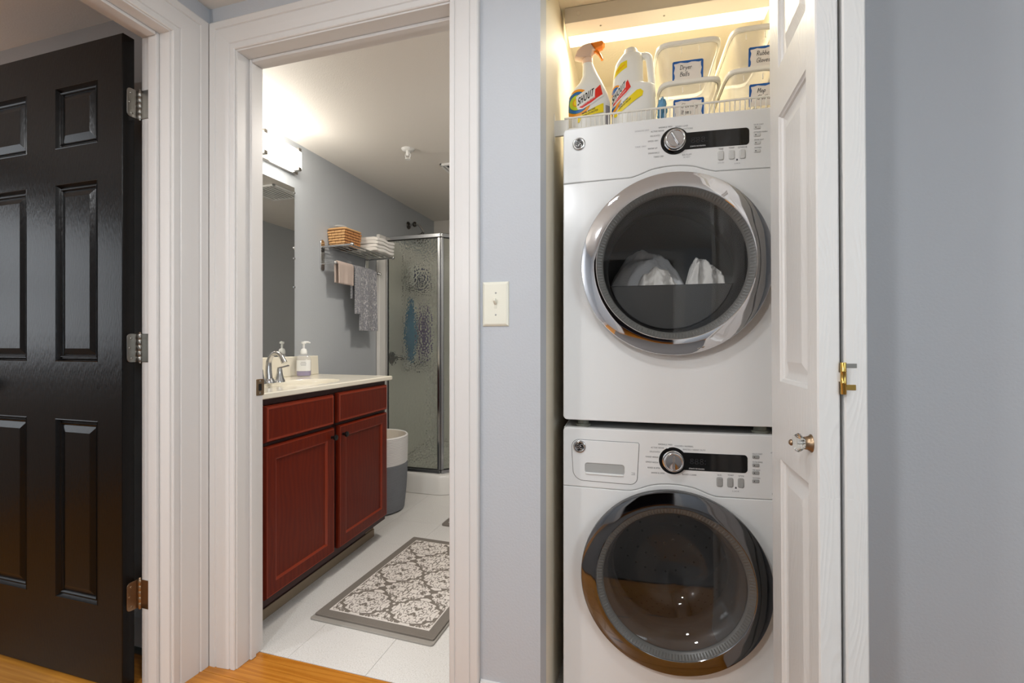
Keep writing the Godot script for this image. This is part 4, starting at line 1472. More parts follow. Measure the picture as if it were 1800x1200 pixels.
	for c in [[0.195, 0.160, 1.195, 0.112, -0.105, 3.0, 0.0], [0.340, 0.128, 1.195, 0.136, -0.108, 7.0, 0.55]]:
		rows = []
		for i in 17:
			var row := PackedVector3Array()
			for j in 31:
				var u := float(j) / 30
				var v := float(i) / 16
				var h: float = sin(PI * u) if c[6] == 0.0 else (smoothstep(0.0, 0.42, u) * (1.0 - 0.38 * smoothstep(0.42, 0.96, u)) * (1.0 - 0.6 * smoothstep(0.96, 1.0, u)))
				h = pow(maxf(h, 0.0), 0.7)
				var x: float = c[0] + c[1] * u
				var y: float = c[2] + c[3] * h * sin(PI * 0.5 * minf(1.0, v * 1.35)) + 0.006 * sin(u * 26.0 + v * c[5])
				var z: float = c[4] - 0.060 * v + 0.010 * sin(u * 19.0 + c[5]) + 0.014 * nz.get_noise_2d(u * 60, v * 40)
				row.append(Vector3(x, y, z))
			rows.append(row)
		g = Geo.new().grid(rows)
		for j in 30: g.face(rows[0][j] - Vector3(0, 0.04, 0), rows[0][j + 1] - Vector3(0, 0.04, 0), rows[0][j + 1], rows[0][j])
		part(wh, "fold", g, M.towel_white)


# ---------------------------------------------------------------- the shelf in the closet and what stands on it

const SPRAY := [[1.7310, 0.006, 0.128, 0.030], [1.7330, 0.002, 0.1315, 0.033], [1.7400, 0.0, 0.1330, 0.034], [1.8370, 0.0, 0.1326, 0.034], [1.8640, 0.002, 0.1250, 0.033], [1.8860, 0.014, 0.1160, 0.031], [1.9060, 0.034, 0.1070, 0.028], [1.9280, 0.0445, 0.0950, 0.024], [1.9500, 0.0455, 0.0850, 0.0195], [1.9700, 0.0458, 0.0770, 0.0155]]
const JUG := [[1.7310, 0.143, 0.268, 0.036], [1.7340, 0.138, 0.2695, 0.039], [1.7420, 0.1365, 0.2710, 0.040], [1.8437, 0.1367, 0.2710, 0.040], [1.8620, 0.1378, 0.2700, 0.039], [1.8720, 0.1388, 0.2690, 0.038], [1.8800, 0.1395, 0.2340, 0.036], [1.9216, 0.1425, 0.2330, 0.034], [1.9484, 0.1480, 0.2325, 0.031], [1.9640, 0.1570, 0.2320, 0.027], [1.9770, 0.1680, 0.2290, 0.022], [1.9835, 0.1740, 0.2200, 0.017]]
const STROKES := {
	"D": [[0.0, 0.0, 0.05, 1.0], [-0.06, 0.95, 0.35, 0.92, 0.55, 0.55, 0.35, 0.1, -0.05, 0.02]], "r": [[0.0, 0.0, 0.04, 0.55], [0.03, 0.35, 0.18, 0.55, 0.3, 0.5]],
	"y": [[0.0, 0.55, 0.08, 0.2, 0.2, 0.15], [0.36, 0.55, 0.2, 0.0, 0.02, -0.4]], "e": [[0.02, 0.28, 0.32, 0.34, 0.26, 0.56, 0.06, 0.46, 0.03, 0.12, 0.2, 0.0, 0.36, 0.1]],
	"B": [[0.0, 0.0, 0.05, 1.0], [0.0, 0.95, 0.35, 0.95, 0.35, 0.62, 0.05, 0.55, 0.42, 0.5, 0.42, 0.1, -0.03, 0.02]], "a": [[0.34, 0.5, 0.12, 0.55, 0.0, 0.25, 0.12, 0.02, 0.32, 0.2], [0.36, 0.55, 0.34, 0.1, 0.44, 0.02]],
	"l": [[0.06, 1.0, 0.0, 0.06, 0.1, 0.0]], "s": [[0.3, 0.5, 0.08, 0.52, 0.06, 0.34, 0.28, 0.22, 0.22, 0.02, 0.0, 0.05]],
	"R": [[0.0, 0.0, 0.05, 1.0], [-0.04, 0.92, 0.36, 0.95, 0.38, 0.6, 0.04, 0.5], [0.1, 0.5, 0.45, 0.0]], "u": [[0.0, 0.55, 0.03, 0.1, 0.18, 0.02, 0.32, 0.3], [0.34, 0.55, 0.33, 0.08, 0.42, 0.02]],
	"b": [[0.03, 1.0, 0.0, 0.05], [0.02, 0.4, 0.24, 0.52, 0.32, 0.2, 0.14, 0.0, 0.0, 0.1]], "G": [[0.5, 0.85, 0.3, 1.0, 0.05, 0.75, 0.02, 0.25, 0.25, 0.0, 0.5, 0.2, 0.48, 0.45, 0.3, 0.44]],
	"o": [[0.2, 0.55, 0.02, 0.4, 0.05, 0.08, 0.24, 0.02, 0.34, 0.3, 0.2, 0.55]], "v": [[0.0, 0.55, 0.12, 0.02, 0.32, 0.55]],
	"M": [[0.0, 0.0, 0.1, 1.0, 0.32, 0.3, 0.55, 1.0, 0.62, 0.0]], "p": [[0.04, 0.55, -0.04, -0.4], [0.03, 0.4, 0.22, 0.56, 0.34, 0.3, 0.18, 0.04, 0.0, 0.12]],
	"C": [[0.5, 0.85, 0.3, 1.0, 0.05, 0.7, 0.04, 0.25, 0.25, 0.0, 0.5, 0.15]], "t": [[0.14, 0.9, 0.1, 0.05, 0.22, 0.0], [0.0, 0.6, 0.28, 0.62]], "h": [[0.03, 1.0, 0.0, 0.0], [0.01, 0.35, 0.2, 0.54, 0.3, 0.35, 0.3, 0.0]],
	"n": [[0.0, 0.55, 0.02, 0.0], [0.02, 0.35, 0.2, 0.55, 0.3, 0.35, 0.32, 0.0]], "i": [[0.02, 0.52, 0.03, 0.02], [0.04, 0.76, 0.05, 0.82]], "g": [[0.32, 0.5, 0.1, 0.54, 0.02, 0.25, 0.16, 0.06, 0.32, 0.25], [0.34, 0.55, 0.32, -0.2, 0.14, -0.4, 0.0, -0.28]],
	"m": [[0.0, 0.55, 0.02, 0.0], [0.02, 0.35, 0.15, 0.55, 0.24, 0.35, 0.25, 0.0], [0.25, 0.35, 0.38, 0.55, 0.47, 0.35, 0.48, 0.0]], "I": [[0.1, 1.0, 0.08, 0.0]]}


func section(table: Array, y: float) -> Vector3:
	# (middle, half width, half depth) of a bottle at a height
	var i := 0
	while i < table.size() - 2 and table[i + 1][0] < y: i += 1
	var a = table[i]
	var b = table[i + 1]
	var k := clampf((y - a[0]) / (b[0] - a[0]), 0, 1)
	var l := lerpf(a[1], b[1], k)
	var r := lerpf(a[2], b[2], k)
	return Vector3((l + r) / 2, (r - l) / 2, lerpf(a[3], b[3], k))


func skin(table: Array, x: float, y: float, zc: float) -> float:
	var s := section(table, y)
	var u := clampf(absf(x - s.x) / s.y, 0, 0.985)
	return zc + s.z * pow(1.0 - pow(u, 2.6), 1.0 / 2.6)


func skin_normal(table: Array, x: float, y: float) -> Vector3:
	var d := 0.0015
	return Vector3(skin(table, x - d, y, 0) - skin(table, x + d, y, 0), skin(table, x, y - d, 0) - skin(table, x, y + d, 0), 2 * d).normalized()


func bottle(table: Array, zc: float) -> Geo:
	var rows := []
	for i in table.size() * 3 - 2:
		var a = table[i / 3]
		var b = table[mini(i / 3 + 1, table.size() - 1)]
		var y := lerpf(a[0], b[0], (i % 3) / 3.0)
		var s := section(table, y)
		var row := PackedVector3Array()
		for j in 40:
			var t := TAU * j / 40 - PI / 2
			var e := 2.0 / 2.6
			row.append(Vector3(s.x + s.y * signf(cos(t)) * pow(absf(cos(t)), e), y, zc - s.z * signf(sin(t)) * pow(absf(sin(t)), e)))
		rows.append(row)
	var g := Geo.new().grid(rows, true)
	var top: PackedVector3Array = rows[rows.size() - 1].duplicate()
	g.fan(top, Vector3.UP)
	var low: PackedVector3Array = rows[0].duplicate()
	low.reverse()
	g.fan(low, Vector3.DOWN)
	return g


func decal(table: Array, poly: PackedVector2Array, zc: float, lift: float) -> Geo:
	var g := Geo.new()
	var lo := Vector2(9, 9)
	var hi := -lo
	for p in poly:
		lo = lo.min(p)
		hi = hi.max(p)
	var sx := 0.005
	var sy := 0.010
	for i in ceili((hi.x - lo.x) / sx):
		for j in ceili((hi.y - lo.y) / sy):
			for b in Geometry2D.intersect_polygons(poly, rect(lo.x + i * sx, lo.y + j * sy, lo.x + (i + 1) * sx, lo.y + (j + 1) * sy)):
				var at := g.v.size()
				var keep := true
				for p in b:
					var s := section(table, p.y)
					if absf(p.x - s.x) > s.y * 1.0: keep = keep and absf(p.x - s.x) < s.y * 1.12
				if not keep: continue
				for p in b:
					var s := section(table, p.y)
					var x := clampf(p.x, s.x - s.y * 0.985, s.x + s.y * 0.985)
					g.vert(Vector3(x, p.y, skin(table, x, p.y, zc)) + skin_normal(table, x, p.y) * lift, skin_normal(table, x, p.y))
				var tr := Geometry2D.triangulate_polygon(b)
				for k in range(0, tr.size(), 3):
					if (b[tr[k + 1]] - b[tr[k]]).cross(b[tr[k + 2]] - b[tr[k]]) > 0: g.tri(at + tr[k], at + tr[k + 1], at + tr[k + 2])
					else: g.tri(at + tr[k], at + tr[k + 2], at + tr[k + 1])
	return g


func print_on(table: Array, text: String, a: Vector2, b: Vector2, up: Vector2, zc: float, lift: float) -> ArrayMesh:
	# bold lettering from a to b along the baseline, its capitals reaching by "up"
	var t := TextMesh.new()
	t.text = text
	t.font = bold
	t.font_size = 48
	t.depth = 0.0
	t.pixel_size = 1.0
	t.horizontal_alignment = HORIZONTAL_ALIGNMENT_LEFT
	t.curve_step = 3.0
	var arr := t.get_mesh_arrays()
	var v: PackedVector3Array = arr[Mesh.ARRAY_VERTEX]
	var n: PackedVector3Array = arr[Mesh.ARRAY_NORMAL]
	var lo := Vector3(1e9, 1e9, 0)
	var hi := -lo
	for p in v:
		lo = lo.min(p)
		hi = hi.max(p)
	for i in v.size():
		var u := (v[i].x - lo.x) / (hi.x - lo.x)
		var w := (v[i].y - lo.y) / (hi.y - lo.y)
		var q := a.lerp(b, u) + up * w
		n[i] = skin_normal(table, q.x, q.y)
		v[i] = Vector3(q.x, q.y, skin(table, q.x, q.y, zc)) + n[i] * lift
	var out := []
	out.resize(Mesh.ARRAY_MAX)
	out[Mesh.ARRAY_VERTEX] = v
	out[Mesh.ARRAY_NORMAL] = n
	out[Mesh.ARRAY_INDEX] = arr[Mesh.ARRAY_INDEX]
	var m := ArrayMesh.new()
	m.add_surface_from_arrays(Mesh.PRIMITIVE_TRIANGLES, out)
	return m


func pl(a: Array) -> PackedVector2Array:
	var o := PackedVector2Array()
	for q in a: o.append(Vector2(q[0], q[1]))
	return o


func rounded_rows(table: Array, power := 5.0, n := 36) -> Array:
	# table: (y, x middle, z middle, half width, half depth)
	var rows := []
	for q in table:
		var row := PackedVector3Array()
		for j in n:
			var t := TAU * j / n - PI / 2 + 0.05
			var e := 2.0 / power
			row.append(Vector3(q[1] + q[3] * signf(cos(t)) * pow(absf(cos(t)), e), q[0], q[2] - q[4] * signf(sin(t)) * pow(absf(sin(t)), e)))
		rows.append(row)
	return rows


func script_line(text: String, size: float, at: Vector3, slant := 0.12) -> Geo:
	var g := Geo.new()
	var x := 0.0
	for ch in text:
		if not STROKES.has(ch):
			x += 0.4
			continue
		var w := 0.0
		for s in STROKES[ch]:
			var pts := []
			for k in range(0, s.size(), 2):
				w = maxf(w, s[k])
				pts.append(at + Vector3((x + s[k] + slant * s[k + 1]) * size, s[k + 1] * size, 0))
			g.tube(curve(pts, 3) if pts.size() > 2 else pts, 0.00062, 5)
		x += w + 0.17
	return g


func storage_bin(label: String, y0: float, y1: float, x0: float, x1: float, tx: float, ty: float, tw: float, lines: Array) -> Node3D:
	var t := thing("storage_bin", label, "bin", Vector3.ZERO, 0, "labelled bins on the closet shelf")
	t.transform = closet
	var cx := (x0 + x1) / 2
	var hw := (x1 - x0) / 2
	var zf := -0.098
	var hd := 0.165
	var cz := zf - hd
	var h := y1 - y0
	var s := 0.115 * h / 0.13                      # taper: narrower at the foot
	var tb := [[y0 + 0.004, cx, cz, hw - 0.022, hd - 0.022], [y0, cx, cz, hw - 0.020, hd - 0.020], [y0 + 0.005, cx, cz, hw - 0.0165, hd - 0.0165]]
	tb = [[y0 + 0.002, cx, cz, hw - 0.030, hd - 0.030], [y0, cx, cz, hw - 0.024, hd - 0.024], [y0 + 0.004, cx, cz, hw - 0.018, hd - 0.018], [y1 - 0.012, cx, cz, hw - 0.0065, hd - 0.0065]]
	var g := Geo.new().grid(rounded_rows(tb, 7.0, 56), true)
	var low: PackedVector3Array = rounded_rows([tb[0]], 7.0, 56)[0]
	low.reverse()
	g.fan(low, Vector3.DOWN)
	part(t, "body", g, M.bin_plastic)
	g = Geo.new().grid(rounded_rows([[y1 - 0.013, cx, cz, hw - 0.0062, hd - 0.0062], [y1 - 0.012, cx, cz, hw - 0.001, hd - 0.001], [y1 - 0.009, cx, cz, hw, hd], [y1 - 0.001, cx, cz, hw, hd], [y1, cx, cz, hw - 0.002, hd - 0.002], [y1 - 0.001, cx, cz, hw - 0.0075, hd - 0.0075], [y1 - 0.014, cx, cz, hw - 0.0085, hd - 0.0085]], 7.0, 56), true)
	part(t, "rim", g, M.bin_rim)
	# thin ribs pressed in the front
	for x in [cx - 0.022, cx + 0.028]:
		g = Geo.new()
		g.tube([Vector3(x, y1 - 0.02, zf - 0.0065), Vector3(x + 0.001, y1 - 0.036, zf - 0.008)], 0.0012, 6)
		part(t, "rib", g, M.bin_rim)
	# paper label with hand lettering, framed in torn blue tape
	var th := 0.060
	var lean := Basis(Vector3.RIGHT, atan(0.0115 / (h - 0.016)))
	var lp := Transform3D(lean, Vector3(tx, ty - th / 2, zf - 0.0055 - 0.0115 * (y1 - 0.012 - ty + th / 2) / (h - 0.016) + 0.0012))
	g = Geo.new()
	g.xf = lp
	g.extrude(rect(-tw / 2, -th / 2, tw / 2, th / 2), [[0, 0], [0, 0.0004]])
	var paper := part(t, "label", g, M.paper)
	for side in 3:
		g = Geo.new()
		g.xf = lp
		var o := PackedVector2Array()
		var L := th if side < 2 else tw
		for i in 9: o.append(Vector2(L * (i / 8.0 - 0.5), -0.0036 + 0.0016 * sin(i * 1.9 + side * 2.0)))
		o.append(Vector2(L / 2, 0.0022))
		o.append(Vector2(-L / 2, 0.0022))
		var out := PackedVector2Array()
		for p in o:
			if side == 0: out.append(Vector2(-tw / 2 - p.y, p.x))
			elif side == 1: out.append(Vector2(tw / 2 + p.y, -p.x))
			else: out.append(Vector2(p.x, th / 2 + p.y))
		if side == 0: out = pl(Array(out).map(func(q): return [q.x, q.y]))
		g.extrude(out, [[0, 0.0005], [0, 0.0009]])
		part(paper, "tape", g, M.tape_blue)
	for k in lines.size():
		g = Geo.new()
		g = script_line(lines[k], 0.0125, Vector3(-tw / 2 + 0.020, th / 2 - 0.0225 - 0.0190 * k, 0.0008))
		var o := part(paper, "handwriting", g, M.ink)
		o.transform = lp
	return t


func closet_shelf() -> void:
	# strip light under the closet's ceiling
	var l := thing("strip_light", "glowing fluorescent strip light along the closet ceiling", "strip light")
	l.transform = closet
	part(l, "housing", span(Vector3(-0.0145, 2.120, -0.228), Vector3(0.617, 2.1715, -0.160), 0.0015), mat("fixture_white", Color(0.86, 0.83, 0.80), 0.35))
	var g := Geo.new()
	g.xf = Transform3D(Basis(Vector3.UP, -PI / 2), Vector3(-0.0100, 2.1425, -0.2605))
	g.xf = Transform3D(Basis(Vector3(0, 0, 1), Vector3.UP, Vector3(-1, 0, 0)), Vector3(0.617, 2.1425, -0.2605))
	g.extrude(rrect(0, 0, 0.0645, 0.045, 0.008), [[0.001, 0], [0, 0.001], [0, 0.626], [0.001, 0.627]], true, true)
	part(l, "diffuser", g, glow("tube_glow", Color(1.0, 0.95, 0.84), 1.5))
	g = Geo.new()
	g.xf = Transform3D(Basis(), Vector3(0.030, 2.148, -0.160))
	g.lathe([[0.0082, 0.0], [0.0082, 0.0006], [0.0072, 0.0009], [0.0062, 0.0002], [0.0, 0.0002]], 20, 0.5, true)
	part(l, "knockout", g, M.fixture_white)
	for x in [0.10, 0.30]:
		g = Geo.new()
		g.xf = Transform3D(Basis(Vector3.RIGHT, PI / 2), Vector3(x, 2.120, -0.195))
		g.extrude(circ(0, 0, 0.0036, 10), [[0, 0], [0.001, 0.0012]])
		part(l, "screw", g, M.nickel)
	var al := AreaLight3D.new()
	al.name = "strip_light_glow"
	al.area_size = Vector2(0.57, 0.055)
	al.light_color = Color(1.0, 0.95, 0.83)
	al.light_energy = 0.30
	al.area_range = 8.0
	al.area_attenuation = 2.0
	al.shadow_enabled = true
	l.add_child(al)
	al.position = Vector3(0.289, 2.1165, -0.2605)
	al.rotation.x = -PI / 2

	# wire shelf
	var s := thing("wire_shelf", "white wire shelf with upturned front edge above the dryer", "shelf")
	s.transform = closet
	var wire := Geo.new()
	wire.tube([Vector3(0, 1.7285, -0.585), Vector3(0, 1.7285, -0.068), Vector3(0, 1.7296, -0.0625), Vector3(0, 1.7600, -0.0600)], 0.0017, 6)
	var wm := wire.mesh()
	for i in 45:
		part(s, "wire", wm, M.wire_white).position.x = 0.0085 + 0.01345 * i
	for r in [[1.7600, -0.0600, 0.0032], [1.7272, -0.0635, 0.0030], [1.7258, -0.32, 0.0026], [1.7258, -0.585, 0.0026]]:
		g = Geo.new()
		g.tube([Vector3(-0.004, r[0], r[1]), Vector3(0.607, r[0], r[1])], r[2], 8)
		part(s, "rod", g, M.wire_white)
	part(s, "bracket", span(Vector3(-0.0330, 1.7085, -0.0665), Vector3(0.0075, 1.7565, -0.0580), 0.001), M.wire_white)
	g = Geo.new()
	g.xf = Transform3D(Basis(Vector3.UP, PI / 2), Vector3(-0.0362, 0, 0))
	g.extrude(pl([[0.050, 1.690], [0.0545, 1.682], [0.059, 1.690], [0.074, 1.715], [0.074, 1.775], [0.050, 1.775]]), [[0, 0], [0, 0.0034]], true, true)
	part(s, "end_plate", g, M.wire_white)

	# ---- spray bottle
	var zc := -0.150
	var b := thing("spray_bottle", "white spray bottle with orange trigger and rainbow swirl label", "spray bottle")
	b.transform = closet
	part(b, "body", bottle(SPRAY, zc), M.plastic_white)
	var neck := Geo.new()
	neck.grid(rounded_rows([[1.9690, 0.0615, zc, 0.0165, 0.0165], [1.9720, 0.0612, zc, 0.0175, 0.0175], [1.9850, 0.0602, zc, 0.0172, 0.0172], [1.9880, 0.0600, zc, 0.0150, 0.0150], [1.9882, 0.0600, zc, 0.001, 0.001]], 2.0, 24), true)
	part(b, "collar", neck, mat("pink_clear", Color(0.90, 0.78, 0.71), 0.3))
	var head := Geo.new()
	var hp := dense(pl([[0.0200, 1.9934], [0.0330, 1.9885], [0.0450, 1.9860], [0.0735, 1.9862], [0.0800, 2.0065], [0.0860, 2.0080], [0.0700, 2.0320], [0.0560, 2.0300], [0.0444, 2.0268], [0.0274, 2.0121]]), 0.01)
	head.extrude(hp, [[0.006, zc - 0.0165], [0.002, zc - 0.0150], [0, zc - 0.010], [0, zc + 0.010], [0.002, zc + 0.0150], [0.006, zc + 0.0165]], true, true)
	var hd := part(b, "spray_head", head, M.pink_clear)
	head = Geo.new()
	head.extrude(pl([[0.0700, 2.0322], [0.0860, 2.0080], [0.0905, 2.0105], [0.1085, 2.0150], [0.1150, 2.0255], [0.1070, 2.0350]]), [[0.003, zc - 0.0145], [0, zc - 0.010], [0, zc + 0.010], [0.003, zc + 0.0145]], true, true)
	part(hd, "nozzle", head, M.orange_plastic)
	head = Geo.new()
	head.tube(curve([Vector3(0.046, 2.0275, zc), Vector3(0.074, 2.0338, zc), Vector3(0.106, 2.0352, zc)], 5), 0.0042, 8)
	part(hd, "ridge", head, M.orange_plastic)
	head = Geo.new()
	head.extrude(pl([[0.0800, 2.0070], [0.0870, 2.0035], [0.0960, 1.9930], [0.1040, 1.9778], [0.1100, 1.9790], [0.1030, 1.9950], [0.0965, 2.0060], [0.0905, 2.0115], [0.0840, 2.0090]]), [[0.001, zc - 0.0065], [0, zc - 0.005], [0, zc + 0.005], [0.001, zc + 0.0065]], true, true)
	part(hd, "trigger", head, M.orange_plastic)
	var lb := part(b, "label", decal(SPRAY, rect(0.002, 1.748, 0.1300, 1.872), zc, 0.0003), M.plastic_white)
	for q in [[0.0435, M.label_orange], [0.0350, M.label_green], [0.0338, M.label_blue], [0.0248, M.label_green], [0.0238, M.label_lime], [0.0135, M.label_orange], [0.0100, M.label_yellow]]:
		part(lb, "swirl_ring", decal(SPRAY, circ(0.0300, 1.8350, q[0], 40), zc, 0.0006 + 0.0002 * lb.get_child_count()), q[1])
	part(lb, "banner_edge", decal(SPRAY, pl([[0.0290, 1.8195], [0.0330, 1.8110], [0.0480, 1.8110], [0.0780, 1.8250], [0.1130, 1.8500], [0.1040, 1.8920], [0.0830, 1.8860], [0.0270, 1.8530]]), zc, 0.0021), M.plastic_white)
	part(lb, "banner", decal(SPRAY, pl([[0.0360, 1.8175], [0.0461, 1.8140], [0.0751, 1.8290], [0.1087, 1.8532], [0.1012, 1.8857], [0.0863, 1.8690], [0.0851, 1.8460]]), zc, 0.0023), M.label_red)
	part(lb, "lettering", print_on(SPRAY, "SHOUT", Vector2(0.0318, 1.8225), Vector2(0.0800, 1.8490), Vector2(0.0030, 0.0255), zc, 0.0027), M.print_black)
	part(lb, "lettering", print_on(SPRAY, "TRIPLE-ACTING", Vector2(0.0430, 1.8185), Vector2(0.0860, 1.8425), Vector2(0.0006, 0.0048), zc, 0.0027), M.print_white)
	part(lb, "flash", decal(SPRAY, pl([[0.0297, 1.7870], [0.0436, 1.7937], [0.1112, 1.8252], [0.1112, 1.7962], [0.0751, 1.7902], [0.0436, 1.7854], [0.0380, 1.7700], [0.0297, 1.7700]]), zc, 0.0023), M.label_yellow)
	part(lb, "lettering", print_on(SPRAY, "50% MORE", Vector2(0.0449, 1.7925), Vector2(0.0863, 1.8068), Vector2(0.0006, 0.0060), zc, 0.0027), M.print_black)
	part(lb, "lettering", print_on(SPRAY, "CONCENTRATED", Vector2(0.0470, 1.7852), Vector2(0.0945, 1.8010), Vector2(0.0006, 0.0056), zc, 0.0027), M.print_black)
	part(lb, "bar_code", decal(SPRAY, rect(0.1180, 1.760, 0.1300, 1.8200), zc, 0.0009), M.label_grey)

	# ---- jug
	var j := thing("detergent_jug", "white jug with loop handle and slanted yellow label", "jug")
	j.transform = closet
	part(j, "body", bottle(JUG, zc), M.plastic_white)
	g = Geo.new()
	var path := curve([Vector3(0.2150, 1.9700, zc), Vector3(0.2380, 1.9715, zc), Vector3(0.2500, 1.9640, zc), Vector3(0.2545, 1.9400, zc), Vector3(0.2580, 1.9050, zc), Vector3(0.2590, 1.8850, zc), Vector3(0.2570, 1.8660, zc)], 6)
	var keep := g.xf
	g.xf = Transform3D(Basis.from_scale(Vector3(1, 1, 1)), Vector3.ZERO)
	g.tube(path, 0.0112, 14)
	g.xf = keep
	part(j, "handle", g, M.plastic_white)
	g = Geo.new()
	g.xf = Transform3D(Basis(), Vector3(0.1955, 1.9800, zc))
	g.lathe([[0.0185, 0.0], [0.0205, 0.002], [0.0205, 0.012], [0.0180, 0.0165], [0.0, 0.0175]], 30)
	part(j, "cap", g, M.plastic_white)
	lb = part(j, "label", decal(JUG, pl([[0.1400, 1.752], [0.2620, 1.752], [0.2620, 1.855], [0.2300, 1.870], [0.1860, 1.880], [0.1860, 1.950], [0.1650, 1.946], [0.1450, 1.915]]), zc, 0.0003), M.plastic_white)
	part(lb, "flash", decal(JUG, pl([[0.1430, 1.8999], [0.1645, 1.9143], [0.1839, 1.9250], [0.1839, 1.9488], [0.1645, 1.9430], [0.1500, 1.9220]]), zc, 0.0007), M.label_yellow)
	part(lb, "lettering", print_on(JUG, "LAUNDRY", Vector2(0.1520, 1.9150), Vector2(0.1790, 1.9330), Vector2(0.0, 0.006), zc, 0.0011), M.label_orange)
	for q in [[0.0175, M.label_orange], [0.0115, M.label_blue]]:
		part(lb, "swirl_ring", decal(JUG, circ(0.1500, 1.8580, q[0], 30), zc, 0.0006 + 0.0002 * lb.get_child_count()), q[1])
	part(lb, "banner_edge", decal(JUG, pl([[0.1385, 1.8080], [0.1480, 1.8110], [0.1830, 1.8420], [0.1975, 1.8600], [0.1870, 1.8900], [0.1780, 1.8890], [0.1385, 1.8430]]), zc, 0.0018), M.plastic_white)
	part(lb, "banner", decal(JUG, pl([[0.1430, 1.8120], [0.1812, 1.8440], [0.1950, 1.8598], [0.1858, 1.8848], [0.1800, 1.8760], [0.1793, 1.8608], [0.1430, 1.8190]]), zc, 0.0020), M.label_red)
	part(lb, "lettering", print_on(JUG, "SHOUT", Vector2(0.1402, 1.8205), Vector2(0.1770, 1.8605), Vector2(0.0014, 0.0225), zc, 0.0023), M.print_black)
	part(lb, "lettering", print_on(JUG, "TRIPLE-ACTING", Vector2(0.1470, 1.8180), Vector2(0.1800, 1.8500), Vector2(0.0006, 0.0046), zc, 0.0023), M.print_white)
	part(lb, "flash", decal(JUG, pl([[0.1439, 1.7809], [0.1500, 1.7740], [0.1645, 1.7862], [0.2125, 1.8206], [0.2289, 1.8300], [0.2317, 1.8429], [0.2235, 1.8505], [0.2125, 1.8481], [0.1812, 1.8224]]), zc, 0.0020), M.label_yellow)
	part(lb, "spark", decal(JUG, pl([[0.1385, 1.7850], [0.1450, 1.7880], [0.1570, 1.8024], [0.1673, 1.8260], [0.1514, 1.8110], [0.1385, 1.8000]]), zc, 0.0023), M.label_orange)
	part(lb, "spark", decal(JUG, pl([[0.1385, 1.7980], [0.1420, 1.7970], [0.1530, 1.8100], [0.1400, 1.8060]]), zc, 0.0026), M.label_blue)
	part(lb, "lettering", print_on(JUG, "50% MORE", Vector2(0.1589, 1.8015), Vector2(0.1867, 1.8235), Vector2(0.0, 0.0058), zc, 0.0026), M.print_black)
	part(lb, "lettering", print_on(JUG, "CONCENTRATED", Vector2(0.1600, 1.7945), Vector2(0.1950, 1.8215), Vector2(0.0, 0.0052), zc, 0.0026), M.print_black)

	# ---- bins
	storage_bin("clear bin labelled Cleaning Items, lowest beside the jug", 1.7305, 1.8575, 0.2745, 0.4590, 0.3620, 1.8000, 0.082, ["Cleaning", "Items"])
	storage_bin("clear bin labelled Dryer Balls, stacked on the Cleaning Items bin", 1.8578, 1.9750, 0.2680, 0.4590, 0.3600, 1.9150, 0.083, ["Dryer", "Balls"])
	storage_bin("clear bin labelled Mop Cloths, lower one at the right end", 1.7305, 1.8700, 0.4660, 0.6040, 0.5710, 1.8190, 0.082, ["Mop", "Cloths"])
	storage_bin("clear bin labelled Rubber Gloves, stacked on the Mop Cloths bin", 1.8703, 1.9890, 0.4780, 0.6050, 0.5700, 1.9280, 0.082, ["Rubber", "Gloves"])
	var nz := noise(0.25, FastNoiseLite.TYPE_SIMPLEX_SMOOTH, 2, 8)
	for q in [["cloth", "light blue cloth standing between the jug and the Cleaning Items bin", Vector3(0.2845, 1.7640, -0.0815), Vector3(0.0125, 0.0350, 0.0110), M.cloth_blue],
			["cloth", "dark grey cloth at the bottom of the Cleaning Items bin", Vector3(0.3900, 1.7520, -0.200), Vector3(0.045, 0.018, 0.05), M.cloth_dark],
			["cloth", "tan cloth at the bottom of the Mop Cloths bin", Vector3(0.5080, 1.7510, -0.180), Vector3(0.017, 0.017, 0.05), M.cloth_tan],
			["cloth", "dark folded cloth in the Mop Cloths bin behind its label", Vector3(0.5540, 1.7560, -0.200), Vector3(0.024, 0.021, 0.055), M.cloth_dark]]:
		g = Geo.new().ball(Vector3.ZERO, q[3], 24, 14, 0.5, nz)
		var o := single(q[0], g, q[4], q[1], "cloth")
		o.transform = closet * Transform3D(Basis(), q[2])


# ---------------------------------------------------------------- the bathroom

func holed(g: Geo, o: PackedVector2Array, hole: PackedVector2Array, z: float) -> void:
	# a flat polygon with one hole, cut in two through the hole
	var mid := 0.0
	for p in hole: mid += p.x / hole.size()
	for side in [rect(-9, -9, mid, 9), rect(mid, -9, 9, 9)]:
		for half in Geometry2D.intersect_polygons(o, side):
			for bit in Geometry2D.clip_polygons(half, hole):
				g.flat(bit, z, true)


